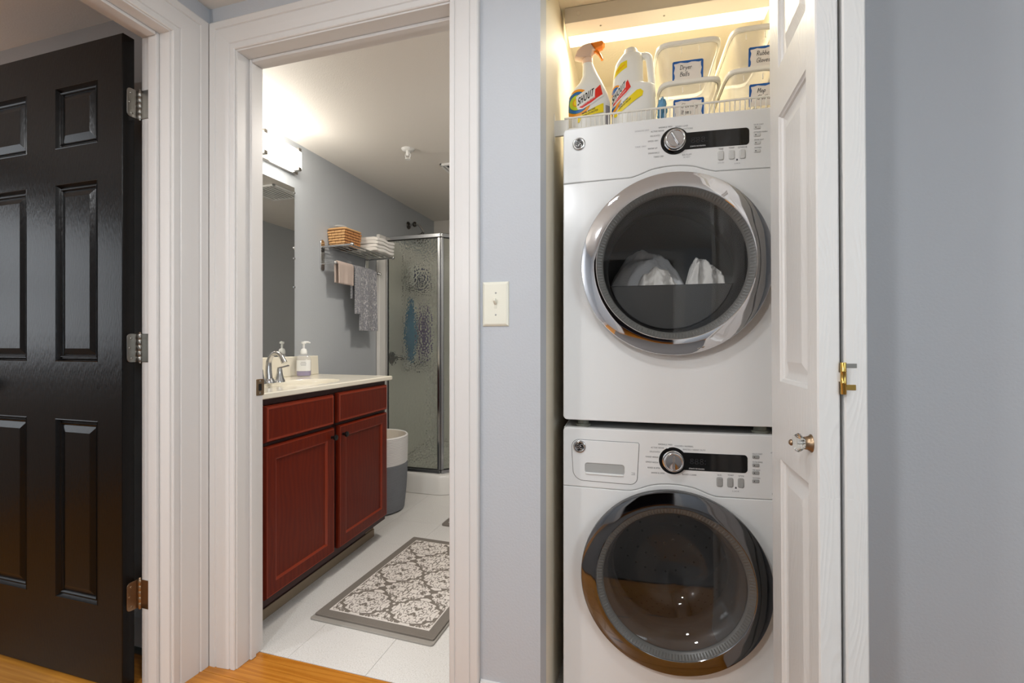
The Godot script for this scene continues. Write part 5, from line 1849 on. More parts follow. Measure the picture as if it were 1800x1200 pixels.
func bathroom() -> void:
	vanity()
	vanity_lights()
	unseen_bathroom_lamp()
	towel_rack()
	shower()
	floor_things()
	# ceiling: sprinkler and fan grille
	var s := thing("sprinkler", "small white fire sprinkler on the bathroom ceiling", "sprinkler", Vector3(-1.339, 2.2, -2.409))
	part(s, "escutcheon", Geo.new().lathe([[0.0, -0.012], [0.022, -0.012], [0.034, -0.006], [0.038, 0.0]], 28), M.plastic_white)
	part(s, "body", Geo.new().lathe([[0.0, -0.040], [0.008, -0.040], [0.010, -0.034], [0.012, -0.012]], 14), M.plastic_white)
	var g := Geo.new()
	for sg in [-1, 1]:
		g.tube(curve([Vector3(0.009 * sg, -0.020, 0), Vector3(0.016 * sg, -0.034, 0), Vector3(0.011 * sg, -0.052, 0), Vector3(0.0, -0.056, 0)], 4), 0.0028, 6)
	part(s, "frame", g, M.plastic_white)
	part(s, "deflector", Geo.new().lathe([[0.0, -0.060], [0.016, -0.060], [0.016, -0.057], [0.0, -0.057]], 16), M.plastic_white)
	var f := thing("ceiling_vent", "white slatted fan grille on the bathroom ceiling", "vent", Vector3(-1.257, 2.2, -2.655))
	for q in [[0.0, 0.0, 0.29, 0.018], [0.0, -0.272, 0.29, 0.018]]:
		part(f, "frame", span(Vector3(q[0], -0.016, q[1] - q[3]), Vector3(q[0] + q[2], 0, q[1]), 0.004), M.plastic_white)
	for x in [0.0, 0.272]:
		part(f, "frame", span(Vector3(x, -0.016, -0.29), Vector3(x + 0.018, 0, 0.0), 0.004), M.plastic_white)
	part(f, "duct", span(Vector3(0.01, -0.002, -0.28), Vector3(0.28, 0.0, -0.01)), M.hole)
	for k in 8:
		g = Geo.new()
		g.xf = Transform3D(Basis(Vector3.BACK, -0.10), Vector3(0.032 + 0.0322 * k, -0.012, -0.145))
		g.box(Vector3.ZERO, Vector3(0.0150, 0.0060, 0.262), 0.0012)
		part(f, "slat", g, M.plastic_white)


func vanity() -> void:
	var v := thing("vanity_cabinet", "dark cherry vanity cabinet with two doors under the sink counter", "cabinet", Vector3(-1.36, 0, -1.38), deg_to_rad(92.54))
	var g := Geo.new()
	for b in [[Vector3(-0.035, 0.100, -0.48), Vector3(-0.017, 0.866, -0.0205)], [Vector3(0.867, 0.100, -0.48), Vector3(0.885, 0.866, -0.0205)], [Vector3(-0.017, 0.100, -0.48), Vector3(0.867, 0.118, -0.0205)], [Vector3(-0.017, 0.118, -0.48), Vector3(0.867, 0.866, -0.470)]]:
		g.box((b[0] + b[1]) / 2, b[1] - b[0], 0.001)
	part(v, "carcass", g, M.cherry)
	g = Geo.new()
	for b in [[Vector3(-0.035, 0.842, 0), Vector3(0.885, 0.866, 0)], [Vector3(-0.035, 0.100, 0), Vector3(0.885, 0.135, 0)], [Vector3(0.396, 0.135, 0), Vector3(0.438, 0.842, 0)], [Vector3(0.862, 0.135, 0), Vector3(0.885, 0.842, 0)], [Vector3(-0.035, 0.135, 0), Vector3(-0.005, 0.842, 0)], [Vector3(-0.005, 0.690, 0), Vector3(0.862, 0.712, 0)]]:
		g.box((b[0] + b[1]) / 2 - Vector3(0, 0, 0.0105), b[1] - b[0] + Vector3(0, 0, 0.019), 0.001)
	part(v, "face_frame", g, M.cherry_dark)
	var edge := [[0, -0.0005], [0, 0.012], [0.005, 0.019], [0.0075, 0.019]]
	for q in [[-0.012, 0.130, 0.400, 0.691, "door"], [0.436, 0.130, 0.872, 0.694, "door"], [-0.012, 0.705, 0.396, 0.841, "drawer_front"], [0.428, 0.708, 0.872, 0.845, "drawer_front"]]:
		var o := rect(q[0], q[1], q[2], q[3])
		g = Geo.new().extrude(o, edge, true, false)
		var fw := 0.050 if q[4] == "door" else 0.0
		var d: MeshInstance3D
		if fw > 0:
			# frame, with a recessed flat panel
			var a := Geo.inset(o, 0.0075)
			var b := Geo.inset(o, fw)
			for i in 4: g.face(Vector3(a[i].x, a[i].y, 0.019), Vector3(a[(i + 1) % 4].x, a[(i + 1) % 4].y, 0.019), Vector3(b[(i + 1) % 4].x, b[(i + 1) % 4].y, 0.019), Vector3(b[i].x, b[i].y, 0.019))
			d = part(v, q[4], g, M.cherry)
			part(d, "edge_moulding", Geo.new().extrude(o, [[0.0048, 0.0188], [0.0052, 0.0194], [0.0078, 0.0194], [0.0082, 0.0188]], false, false), M.cherry_highlight)
			part(d, "panel_moulding", Geo.new().extrude(b, [[0.0, 0.019], [0.003, 0.0185], [0.008, 0.0115], [0.0085, 0.0110]], false, false), M.cherry_highlight)
			part(d, "panel", Geo.new().extrude(Geo.inset(b, 0.0080), [[0.0, 0.0110], [0.0005, 0.0112]]), M.cherry)
		else:
			g.extrude(o, [[0.0075, 0.019], [0.010, 0.0205], [0.0125, 0.0205], [0.017, 0.0195]], false, true)
			d = part(v, q[4], g, M.cherry)
			part(d, "edge_moulding", Geo.new().extrude(o, [[0.0048, 0.0188], [0.0052, 0.0197], [0.0100, 0.0207], [0.0128, 0.0207], [0.0132, 0.0204]], false, false), M.cherry_highlight)
		if q[4] == "door":
			g = Geo.new()
			g.xf = Transform3D(Basis(), Vector3(0.377 if q[0] < 0 else 0.462, 0.652, 0.019))
			g.lathe([[0.0065, 0.0], [0.0055, 0.010], [0.0105, 0.015], [0.0135, 0.020], [0.0120, 0.026], [0.0, 0.028]], 20, 0.6, true)
			part(d, "knob", g, mat("knob_black", Color(0.06, 0.055, 0.055), 0.35))
	part(v, "toe_kick", span(Vector3(-0.035, 0.0, -0.085), Vector3(0.800, 0.100, -0.070)), M.cherry_dark)
	part(v, "cove_base", span(Vector3(-0.035, 0.0, -0.0698), Vector3(0.880, 0.042, -0.0640), 0.002), M.tan_vinyl)
	part(v, "end_foot", span(Vector3(0.801, 0.0, -0.085), Vector3(0.880, 0.100, -0.0700)), M.tan_vinyl)

	# counter with a moulded oval basin; drawn from above, then laid flat
	var lay := Transform3D(Basis(Vector3.RIGHT, -PI / 2), Vector3.ZERO)
	var c := thing("countertop", "cream cultured marble sink counter with backsplash", "counter")
	var o := PackedVector2Array([Vector2(-1.336, 1.3415), Vector2(-1.379, 2.304), Vector2(-1.8995, 2.330), Vector2(-1.8995, 1.3415)])
	var hole := PackedVector2Array()
	for i in 40: hole.append(Vector2(-1.560 + 0.160 * cos(TAU * i / 40), 1.745 + 0.270 * sin(TAU * i / 40)))
	g = Geo.new()
	g.xf = lay
	g.extrude(o, [[0.003, 0.8675], [0, 0.8705], [0, 0.8865], [0.004, 0.8905]], true, false)
	holed(g, Geo.inset(o, 0.004), hole, 0.8905)
	part(c, "top", g, M.marble)
	var rows := []
	for q in [[0.0, 0.749], [0.30, 0.751], [0.62, 0.762], [0.82, 0.795], [0.93, 0.840], [0.965, 0.872], [0.985, 0.886], [1.0, 0.8905]]:
		var row := PackedVector3Array()
		for i in 40: row.append(Vector3(-1.560 + 0.160 * q[0] * cos(TAU * i / 40), q[1], -1.745 - 0.270 * q[0] * sin(TAU * i / 40)))
		rows.append(row)
	part(c, "basin", Geo.new().grid(rows, true, true), M.marble)
	g = Geo.new()
	g.xf = Transform3D(Basis(Vector3.UP, PI / 2), Vector3(-1.899, 0, -1.3415))
	g.extrude(pl([[0, 0.8900], [0.9800, 0.8900], [0.9740, 1.0000], [0, 1.0000]]), [[0, 0.0], [0, 0.014], [0.004, 0.018]])
	part(c, "backsplash", g, M.marble)

	# faucet
	var f := thing("faucet", "arched chrome faucet with lever handle behind the sink", "faucet", Vector3(-1.6700, 0.8905, -1.7250))
	g = Geo.new()
	g.lathe([[0.027, 0.0], [0.026, 0.006], [0.018, 0.020]], 24)
	var arc := curve([Vector3(0, 0.004, 0), Vector3(-0.004, 0.060, 0), Vector3(0.002, 0.106, 0), Vector3(0.030, 0.136, 0), Vector3(0.062, 0.128, 0), Vector3(0.086, 0.092, 0)], 6)
	var rs := []
	for i in arc.size(): rs.append(lerpf(0.0165, 0.0105, minf(1.0, i / 14.0)) + (0.002 if i > arc.size() - 4 else 0.0))
	g.tube(arc, rs, 16)
	part(f, "spout", g, M.satin_chrome)
	for sg in [-1, 1]:
		g = Geo.new()
		g.xf = Transform3D(Basis(), Vector3(0.006, 0, 0.056 * sg))
		g.lathe([[0.024, 0.0], [0.0235, 0.005], [0.017, 0.022], [0.0125, 0.045], [0.0115, 0.060], [0.009, 0.066], [0.0, 0.067]], 24)
		var h := part(f, "handle", g, M.satin_chrome)
		g = Geo.new()
		g.tube(curve([Vector3(0.004, 0.064, 0.050 * sg), Vector3(0.006, 0.068, 0.075 * sg), Vector3(0.008, 0.074, 0.112 * sg)], 5), [0.0065, 0.006, 0.0055, 0.005, 0.0048, 0.0046, 0.0046, 0.0048, 0.0052, 0.0056, 0.004], 10)
		part(h, "lever", g, M.satin_chrome)

	# soap
	var s := thing("soap_bottle", "clear pump soap bottle with white label and purple soap", "soap bottle", Vector3(-1.8200, 0.8910, -2.1230), deg_to_rad(35))
	g = Geo.new().grid(rounded_rows([[0.001, 0, 0, 0.030, 0.019], [0.0, 0, 0, 0.034, 0.022], [0.006, 0, 0, 0.0375, 0.0245], [0.090, 0, 0, 0.0375, 0.0245], [0.104, 0, 0, 0.035, 0.022], [0.116, 0, 0, 0.024, 0.017], [0.122, 0, 0, 0.014, 0.0135], [0.128, 0, 0, 0.0125, 0.0125]], 2.6, 32), true)
	part(s, "bottle", g, M.bottle_clear)
	var liq := [[0.0035, 0, 0, 0.020, 0.012], [0.003, 0, 0, 0.0325, 0.0205], [0.008, 0, 0, 0.0358, 0.0232], [0.034, 0, 0, 0.0358, 0.0232]]
	g = Geo.new().grid(rounded_rows(liq, 2.6, 32), true)
	g.fan(rounded_rows([liq[3]], 2.6, 32)[0], Vector3.UP)
	part(s, "soap", g, M.soap_purple)
	rows = []
	for i in 3:
		var row := PackedVector3Array()
		for k in 13:
			var t := -PI / 2 + (k / 12.0 - 0.5) * 2.2
			row.append(Vector3(0.0382 * signf(cos(t)) * pow(absf(cos(t)), 2 / 2.6), 0.030 + 0.030 * i, -0.0252 * signf(sin(t)) * pow(absf(sin(t)), 2 / 2.6)))
		rows.append(row)
	part(s, "label", Geo.new().grid(rows), M.plastic_white)
	for q in [[0.078, 0.024], [0.070, 0.030], [0.062, 0.026]]:
		part(s, "print", span(Vector3(-q[1] / 2, q[0] - 0.001, 0.0252), Vector3(q[1] / 2, q[0] + 0.001, 0.0257)), M.print_grey)
	g = Geo.new()
	g.lathe([[0.0155, 0.122], [0.0175, 0.124], [0.0175, 0.138], [0.0130, 0.150], [0.0055, 0.153], [0.0055, 0.178], [0.0120, 0.180], [0.0120, 0.190], [0.0, 0.192]], 24)
	g.tube([Vector3(0, 0.187, 0), Vector3(0.022, 0.188, 0), Vector3(0.033, 0.183, 0)], [0.006, 0.0052, 0.0036], 8)
	part(s, "pump", g, M.plastic_white)

	# mirror
	var m := thing("mirror", "frameless wall mirror over the sink backsplash", "mirror", Vector3(-1.9, 0, 0))
	part(m, "glass", span(Vector3(0.0005, 1.0015, -2.136), Vector3(0.0065, 1.940, -1.345), 0.0), M.mirror)
	for y in [1.54, 1.38, 1.905]:
		part(m, "clip", span(Vector3(0.0005, y, -2.140), Vector3(0.0100, y + 0.010, -2.128), 0.001), M.satin_chrome)


func vanity_lights() -> void:
	var v := thing("vanity_light", "nickel vanity light bar with frosted glass shades above the mirror", "wall lamp", Vector3(-1.9, 2.0, -1.75))
	part(v, "bar", span(Vector3(0.0, 0.010, -0.390), Vector3(0.030, 0.055, 0.390), 0.004), M.nickel)
	for k in 3:
		var z := -0.230 + 0.230 * k
		var g := Geo.new()
		g.xf = Transform3D(Basis(Vector3.UP, PI / 2), Vector3(0.055, 0.048, z))
		g.extrude(rrect(0, 0, 0.178, 0.112, 0.020), [[0.010, 0], [0.002, 0.004], [0, 0.010], [0, 0.052], [0.004, 0.062], [0.012, 0.067]], true, true)
		var sh := part(v, "shade", g, glow("frosted_glow", Color(1.0, 0.98, 0.95), 3.6))
		part(v, "arm", span(Vector3(0.028, 0.022, z - 0.02), Vector3(0.056, 0.046, z + 0.02), 0.003), M.nickel)
		for y in [0.092, -0.010]:
			part(sh, "clip", span(Vector3(0.085, y, z - 0.075), Vector3(0.1245, y + 0.018, z - 0.055), 0.0015), M.nickel)
		bulb("vanity_light_%d" % (k + 1), Vector3(0.088, 0.048, z), Color(1.0, 0.97, 0.92), 0.05, 0.045, v)


func unseen_bathroom_lamp() -> void:
	var l := thing("unseen_bathroom_ceiling_lamp", "unseen round bathroom ceiling lamp right of the doorway, placed to light the floor", "ceiling lamp", Vector3(-0.76, 2.2, -2.05))  # out of view, placed to light the bathroom floor
	part(l, "rim", Geo.new().lathe([[0.130, -0.012], [0.135, -0.010], [0.140, -0.002], [0.140, 0.0]], 40), M.plastic_white)
	part(l, "panel", Geo.new().lathe([[0.0, -0.011], [0.130, -0.012]], 40), glow("unseen_bath_lamp_glass", Color(1.0, 0.97, 0.93), 1.2))
	var al := AreaLight3D.new()
	al.name = "unseen_bathroom_lamp_light"
	al.area_size = Vector2(0.22, 0.22)
	al.light_color = Color(1.0, 0.965, 0.92)
	al.light_energy = 1.15
	al.area_range = 8.0
	al.area_attenuation = 2.0
	al.shadow_enabled = true
	l.add_child(al)
	al.position = Vector3(0, -0.016, 0)
	al.rotation.x = -PI / 2


func drape(bar: Vector3, along: float, front: float, back: float, out: float, sd: float, sag := 0.0) -> Geo:
	# a towel hung over a bar that runs along -z from "bar"; thick, with a rounded fold and soft waves
	var path := []
	var r := out
	for i in 11: path.append(Vector2(r + 0.004, -front + (front - 0.004) * i / 10.0))
	for i in 7: path.append(Vector2(r * cos(PI * (i + 1) / 8.0), r * sin(PI * (i + 1) / 8.0)))
	for i in 11: path.append(Vector2(-r - 0.001, -back * i / 10.0))
	var th := 0.0042
	var loop := []
	for i in path.size():
		var d: Vector2 = (path[mini(i + 1, path.size() - 1)] - path[maxi(i - 1, 0)]).normalized()
		loop.append(path[i] + Vector2(d.y, -d.x) * th)
	for i in range(path.size() - 1, -1, -1):
		var d: Vector2 = (path[mini(i + 1, path.size() - 1)] - path[maxi(i - 1, 0)]).normalized()
		loop.append(path[i] - Vector2(d.y, -d.x) * th)
	var rows := []
	var n := 20
	for k in n + 1:
		var u := float(k) / n
		var row := PackedVector3Array()
		for p in loop:
			var low: float = clampf(-p.y / 0.2, 0, 1)
			var wv := 0.006 * low * (sin(u * 11.0 + sd) + 0.6 * sin(u * 23.0 + sd * 2.0))
			var pinch := (u - 0.5) * along * (1.0 - 0.06 * low * sin(p.y * 9.0 + sd))
			row.append(bar + Vector3(p.x + (wv if p.x > 0 else wv * 0.4), p.y - sag * low * (u - 0.5), -along * 0.5 - pinch))
		rows.append(row)
	var g := Geo.new().grid(rows, true, false)
	var a: PackedVector3Array = rows[0]
	var z: PackedVector3Array = rows[n].duplicate()
	for q in [[a, 1.0], [z, -1.0]]:
		var m: int = q[0].size() / 2
		for i in m - 1:
			var j: int = q[0].size() - 1 - i
			if q[1] > 0: g.face(q[0][i], q[0][i + 1], q[0][j - 1], q[0][j])
			else: g.face(q[0][i + 1], q[0][i], q[0][j], q[0][j - 1])
	for i in g.t.size(): g.t[i] = Vector2(g.t[i].y * 1.6, g.t[i].x * 4.0)
	return g


func towel_rack() -> void:
	var t := thing("towel_rack", "chrome hotel style towel rack on the grey bathroom wall", "towel rack", Vector3(-1.9, 0, 0))
	for z in [-2.370, -2.830]:
		var g := Geo.new()
		g.xf = Transform3D(Basis(Vector3.UP, PI / 2), Vector3(0.0005, 1.606, z))
		g.extrude(rrect(0, 0, 0.036, 0.188, 0.017), [[0, 0], [0, 0.005], [0.002, 0.0065]])
		part(t, "wall_plate", g, M.satin_chrome)
		g = Geo.new()
		g.tube([Vector3(0.006, 1.657, z), Vector3(0.205, 1.661, z)], 0.0065, 10)
		var a := part(t, "arm", g, M.satin_chrome)
		part(a, "finial", Geo.new().ball(Vector3(0.212, 1.6615, z), Vector3(0.0115, 0.0115, 0.0115), 14, 9), M.satin_chrome)
		g = Geo.new()
		g.tube([Vector3(0.006, 1.553, z), Vector3(0.090, 1.558, z)], 0.0050, 10)
		a = part(t, "arm", g, M.satin_chrome)
		part(a, "finial", Geo.new().ball(Vector3(0.096, 1.5585, z), Vector3(0.0115, 0.0115, 0.0115), 14, 9), M.satin_chrome)
	for x in [0.035, 0.075, 0.115, 0.157, 0.198]:
		var g := Geo.new()
		g.tube([Vector3(x, 1.6605, -2.372), Vector3(x, 1.6605, -2.828)], 0.0048, 10)
		part(t, "rail", g, M.satin_chrome)
	var g := Geo.new()
	g.tube([Vector3(0.092, 1.5585, -2.362), Vector3(0.092, 1.5585, -2.850)], 0.0048, 10)
	part(t, "towel_bar", g, M.satin_chrome)
	g = Geo.new().ball(Vector3(0.092, 1.5585, -2.856), Vector3(0.0105, 0.0105, 0.0105), 14, 9)
	part(t, "finial", g, M.satin_chrome)

	# hanging towels
	g = drape(Vector3(-1.808, 1.5590, -2.385), 0.145, 0.122, 0.118, 0.0115, 1.0)
	single("hand_towel", g, M.towel_taupe, "short taupe hand towel hung over the lower bar", "towel")
	var w := thing("bath_towel", "long grey towel with pale damask print hung on the lower bar", "towel")
	part(w, "long_fold", drape(Vector3(-1.808, 1.5590, -2.600), 0.185, 0.402, 0.200, 0.0125, 2.6), M.towel_damask)
	part(w, "short_fold", drape(Vector3(-1.808, 1.5590, -2.545), 0.075, 0.296, 0.200, 0.0115, 0.4), M.towel_damask)

	# folded towels
	for k in 2:
		g = Geo.new()
		g.xf = Transform3D(Basis(), Vector3(0, 1.6695 + 0.0445 * k, -2.605))
		# two fat layers joined at a fold towards the room
		var x0 := -1.868
		var x1 := -1.668 + 0.004 * k
		for l in 2:
			var rows := []
			for i in 15:
				var row := PackedVector3Array()
				for j in 28:
					var a := TAU * j / 28 - PI / 2
					var cx := (x0 + x1) / 2
					var ee := 2.0 / 5.0
					var z := -0.205 * i / 14.0
					var end := 1.0 - 0.10 * pow(absf(i / 7.0 - 1.0), 6.0)
					row.append(Vector3(cx + (x1 - x0) / 2 * signf(cos(a)) * pow(absf(cos(a)), ee * 0.6), 0.011 + 0.0215 * l + 0.0112 * end * signf(sin(a)) * pow(absf(sin(a)), ee) + 0.003 * sin(i * 0.7 + cos(a) * 4.0 + k), z))
				rows.append(row)
			g.grid(rows, true, false)
			var lo: PackedVector3Array = rows[0]
			var hi: PackedVector3Array = rows[14].duplicate()
			hi.reverse()
			g.fan(lo, Vector3.BACK)
			g.fan(hi, Vector3.FORWARD)
		single("folded_towel", g, M.towel_white, ["lower folded white towel lying on the chrome rack", "upper folded white towel on top of the towel stack"][k], "towel", "", "folded white towels")

	# basket
	var b := thing("wicker_basket", "small woven wicker basket on the chrome rack", "basket", Vector3(-1.827, 1.6660, -2.492), deg_to_rad(-4))
	g = Geo.new().grid(rounded_rows([[0.003, 0, 0, 0.052, 0.062], [0.0, 0, 0, 0.056, 0.068], [0.106, 0, 0, 0.066, 0.078], [0.104, 0, 0, 0.060, 0.072], [0.006, 0, 0, 0.052, 0.062]], 8.0, 40), true)
	part(b, "wall", g, M.wicker_core)
	var weave := Geo.new()
	var dark := Geo.new()
	for r in 6:
		var y := 0.010 + 0.0162 * r
		var hx := 0.0568 + 0.010 * y / 0.106
		var hz := 0.0688 + 0.010 * y / 0.106
		for side in 4:
			var n := 5 if side % 2 == 0 else 6
			var half := hx if side % 2 == 0 else hz
			var off := hz if side % 2 == 0 else hx
			for i in n:
				var c := (i + 0.5) / n * 2.0 - 1.0
				var proud := 0.0022 if (i + r) % 2 == 0 else 0.0006
				var q: Geo = weave if side % 2 == 0 else dark
				q.xf = Transform3D(Basis(Vector3.UP, PI / 2 * side), Vector3.ZERO)
				q.box(Vector3(c * half, y, off + proud - 0.001), Vector3(half * 2 / n * 0.97, 0.0130, 0.0040), 0.0016)
	part(b, "weave", weave, M.wicker).set_meta("kind", "stuff")
	part(b, "side_weave", dark, M.wicker_shaded).set_meta("kind", "stuff")
	g = Geo.new()
	var loop: PackedVector3Array = rounded_rows([[0.108, 0, 0, 0.0665, 0.0785]], 8.0, 40)[0]
	var path := []
	for p in loop: path.append(p)
	path.append(loop[0])
	g.tube(path, 0.0062, 8, false)
	part(b, "rim", g, M.wicker)
	g = Geo.new()
	g.lathe([[0.0, 0.0], [0.020, 0.0], [0.036, 0.010], [0.038, 0.014], [0.034, 0.016], [0.0, 0.013]], 28)
	var dish := single("soap_dish", g, M.plastic_white, "small white dish showing above the basket's rim", "dish")
	dish.position = Vector3(-1.848, 1.789, -2.475)
	g = Geo.new().ball(Vector3(0, 0, 0), Vector3(0.048, 0.047, 0.058), 20, 12, 0.2, noise(0.2))
	var rolled := single("washcloth", g, M.towel_white, "balled white washcloth inside the wicker basket under the dish", "cloth")
	rolled.position = Vector3(-1.827, 1.7225, -2.492)


func shower() -> void:
	# tray
	var p := thing("shower_tray", "white neo angle shower tray on the vinyl floor", "shower tray")
	var lay := Transform3D(Basis(Vector3.RIGHT, -PI / 2), Vector3.ZERO)
	var o := pl([[-1.8995, 2.985], [-1.8995, 3.8795], [-0.9500, 3.8795], [-0.9500, 3.470], [-1.010, 3.370], [-1.330, 3.035], [-1.395, 2.992], [-1.440, 2.985]])
	o.reverse()
	var g := Geo.new()
	g.xf = lay
	g.extrude(o, [[0.004, 0.0005], [0.0, 0.004], [0.006, 0.115], [0.016, 0.134], [0.034, 0.139], [0.080, 0.139], [0.090, 0.130], [0.110, 0.060]], true, true)
	part(p, "tray", g, M.acrylic)
	# surround
	var s := thing("shower_surround", "white acrylic shower surround on the walls behind the glass", "shower wall")
	part(s, "side_panel", span(Vector3(-1.8995, 0.1405, -3.8985), Vector3(-1.870, 1.868, -2.950), 0.006), M.acrylic)
	part(s, "end_panel", span(Vector3(-1.8695, 0.1405, -3.8985), Vector3(-0.95, 1.868, -3.880), 0.004), M.acrylic)
	# enclosure: a fixed pane parallel to the doorway, then a door set at an angle
	var e := thing("shower_enclosure", "chrome framed shower enclosure with pebbled obscure glass", "shower enclosure", Vector3(-1.868, 0, -3.04))
	var dirs := [[Vector3(0, 0, 0), Vector3(0.441, 0, 0)], [Vector3(0.441, 0, 0), Vector3(0.875, 0, -0.434)]]
	for k in 2:
		var a: Vector3 = dirs[k][0]
		var b: Vector3 = dirs[k][1]
		var L := (b - a).length()
		var at := Transform3D(Basis(Vector3.UP, 0.0 if k == 0 else PI / 4), a)
		for q in [[0.0, 1.833, L, 1.862, 0.030], [0.0, 0.1395, L, 0.166, 0.030]]:
			g = Geo.new()
			g.xf = at
			g.box(Vector3((q[0] + q[2]) / 2, (q[1] + q[3]) / 2, 0), Vector3(q[2] - q[0], q[3] - q[1], q[4]), 0.004)
			part(e, "rail", g, M.satin_chrome)
		for x in [0.0085, L - 0.0115]:
			g = Geo.new()
			g.xf = at
			g.box(Vector3(x, 0.9995, 0), Vector3(0.0165 if k == 0 and x < 0.1 else 0.021, 1.666, 0.026), 0.004)
			part(e, "post", g, M.satin_chrome)
		# the pane: pebbled on the room's side, smooth behind
		var whole := Geo.new()
		whole.xf = at
		whole.box(Vector3(L / 2, 0.9995, 0), Vector3(L - 0.030, 1.668, 0.006), 0.0)
		var pane := ArrayMesh.new()
		for side in 2:
			var arr := whole.mesh().surface_get_arrays(0)
			var keep := PackedInt32Array()
			for i in range(0, whole.ix.size(), 3):
				var out := (at.basis.inverse() * whole.n[whole.ix[i]]).z > 0.9
				if out == (side == 0): keep.append_array(whole.ix.slice(i, i + 3))
			arr[Mesh.ARRAY_INDEX] = keep
			pane.add_surface_from_arrays(Mesh.PRIMITIVE_TRIANGLES, arr)
			pane.surface_set_material(side, M.obscure_glass if side == 0 else M.pane_glass)
		part(e, "pane", pane, null)
		g = Geo.new()
		g.xf = at
		for y in [0.1685, 1.8305]: g.box(Vector3(L / 2, y, 0.004), Vector3(L - 0.032, 0.005, 0.012), 0.001)
		for x in [0.0185, L - 0.0225]: g.box(Vector3(x, 0.9995, 0.003), Vector3(0.004, 1.664, 0.010), 0.001)
		part(e, "seal", g, M.rubber)
	# valve
	var v := thing("shower_valve", "round dark metal shower valve with lever behind the glass", "valve", Vector3(-1.8695, 0.962, -3.118), PI / 2)
	part(v, "plate", Geo.new().lathe([[0.050, 0.0], [0.050, 0.004], [0.044, 0.011], [0.024, 0.014], [0.022, 0.028], [0.0, 0.029]], 32, 0.6, true), M.dark_metal)
	g = Geo.new()
	g.tube(curve([Vector3(0, 0, 0.024), Vector3(0.004, 0.004, 0.050), Vector3(0.016, 0.0, 0.085), Vector3(0.024, -0.012, 0.108)], 5), 0.0105, 10)
	part(v, "lever", g, M.dark_metal)
	# shower head on its arm
	var h := thing("showerhead", "chrome shower head on a bent arm above the glass", "shower head", Vector3(-1.8995, 2.046, -3.425), PI / 2)
	part(h, "flange", Geo.new().lathe([[0.032, 0.0], [0.030, 0.006], [0.014, 0.014], [0.0, 0.014]], 24, 0.6, true), M.dark_metal)
	g = Geo.new()
	g.tube(curve([Vector3(0, 0, 0.008), Vector3(0, 0.006, 0.055), Vector3(0, -0.010, 0.100), Vector3(0, -0.070, 0.140)], 6), 0.0095, 10)
	part(h, "arm", g, M.satin_chrome)
	part(h, "joint", Geo.new().ball(Vector3(0, 0.005, 0.058), Vector3(0.020, 0.022, 0.018), 14, 9), M.dark_metal)
	g = Geo.new()
	g.xf = Transform3D(Basis(Vector3.RIGHT, deg_to_rad(40)), Vector3(0, -0.066, 0.137))
	g.lathe([[0.0, -0.075], [0.045, -0.075], [0.047, -0.068], [0.040, -0.055], [0.014, -0.025], [0.011, 0.0]], 28)
	part(h, "head", g, M.dark_metal)
	# caddy hung from the arm
	var c := thing("shower_caddy", "dark wire shower caddy hanging under the shower head", "caddy", Vector3(-1.800, 0, -3.395))
	for sg in [-1, 1]:
		g = Geo.new()
		g.tube([Vector3(-0.045, 1.93, 0.02 * sg), Vector3(-0.045, 1.85, 0.10 * sg), Vector3(-0.045, 0.86, 0.10 * sg)], 0.0030, 6)
		part(c, "upright", g, M.dark_metal)
	for y in [1.520, 0.880]:
		g = Geo.new()
		for q in [[0.0, 0.0], [0.055, 0.0]]:
			var yy: float = y + q[0]
			g.tube([Vector3(-0.045, yy, 0.135), Vector3(0.055, yy, 0.135), Vector3(0.055, yy, -0.135), Vector3(-0.045, yy, -0.135), Vector3(-0.045, yy, 0.135)], 0.0028, 6)
		for i in 10: g.tube([Vector3(-0.045, y, 0.12 - 0.0266 * i), Vector3(0.055, y, 0.12 - 0.0266 * i), Vector3(0.055, y + 0.055, 0.12 - 0.0266 * i)], 0.0020, 5)
		part(c, "basket", g, M.dark_metal)
	g = Geo.new()
	g.tube([Vector3(-0.045, 1.430, 0.115), Vector3(0.020, 1.430, 0.115), Vector3(0.020, 1.430, -0.115), Vector3(-0.045, 1.430, -0.115)], 0.0028, 6)
	part(c, "hook_bar", g, M.dark_metal)
	for q in [["white shampoo bottle in the caddy's upper basket", 0.070, 1.525, Vector3(0.030, 0.190, 0.042), M.plastic_white], ["navy blue bottle in the caddy's upper basket", -0.080, 1.525, Vector3(0.030, 0.170, 0.042), M.navy],
			["white bottle in the lower basket, under the blue scrubber", 0.094, 0.884, Vector3(0.028, 0.115, 0.034), M.plastic_white], ["white bottle in the lower basket, under the purple scrubber", -0.088, 0.884, Vector3(0.028, 0.110, 0.034), M.plastic_white]]:
		var d: Vector3 = q[3]
		g = Geo.new().grid(rounded_rows([[0.0, 0, 0, d.x * 0.9, d.z * 0.9], [0.004, 0, 0, d.x, d.z], [d.y * 0.72, 0, 0, d.x, d.z], [d.y * 0.86, 0, 0, 0.012, 0.012], [d.y, 0, 0, 0.012, 0.012], [d.y + 0.0005, 0, 0, 0.002, 0.002]], 2.6, 24), true)
		var b := single("shower_bottle", g, q[4], q[0], "bottle", "", "bottles in the shower caddy")
		b.position = Vector3(-1.805 if q[2] > 1.0 else -1.818, q[2], -3.395 + q[1])
	var nz := noise(0.35, FastNoiseLite.TYPE_SIMPLEX, 2, 6)
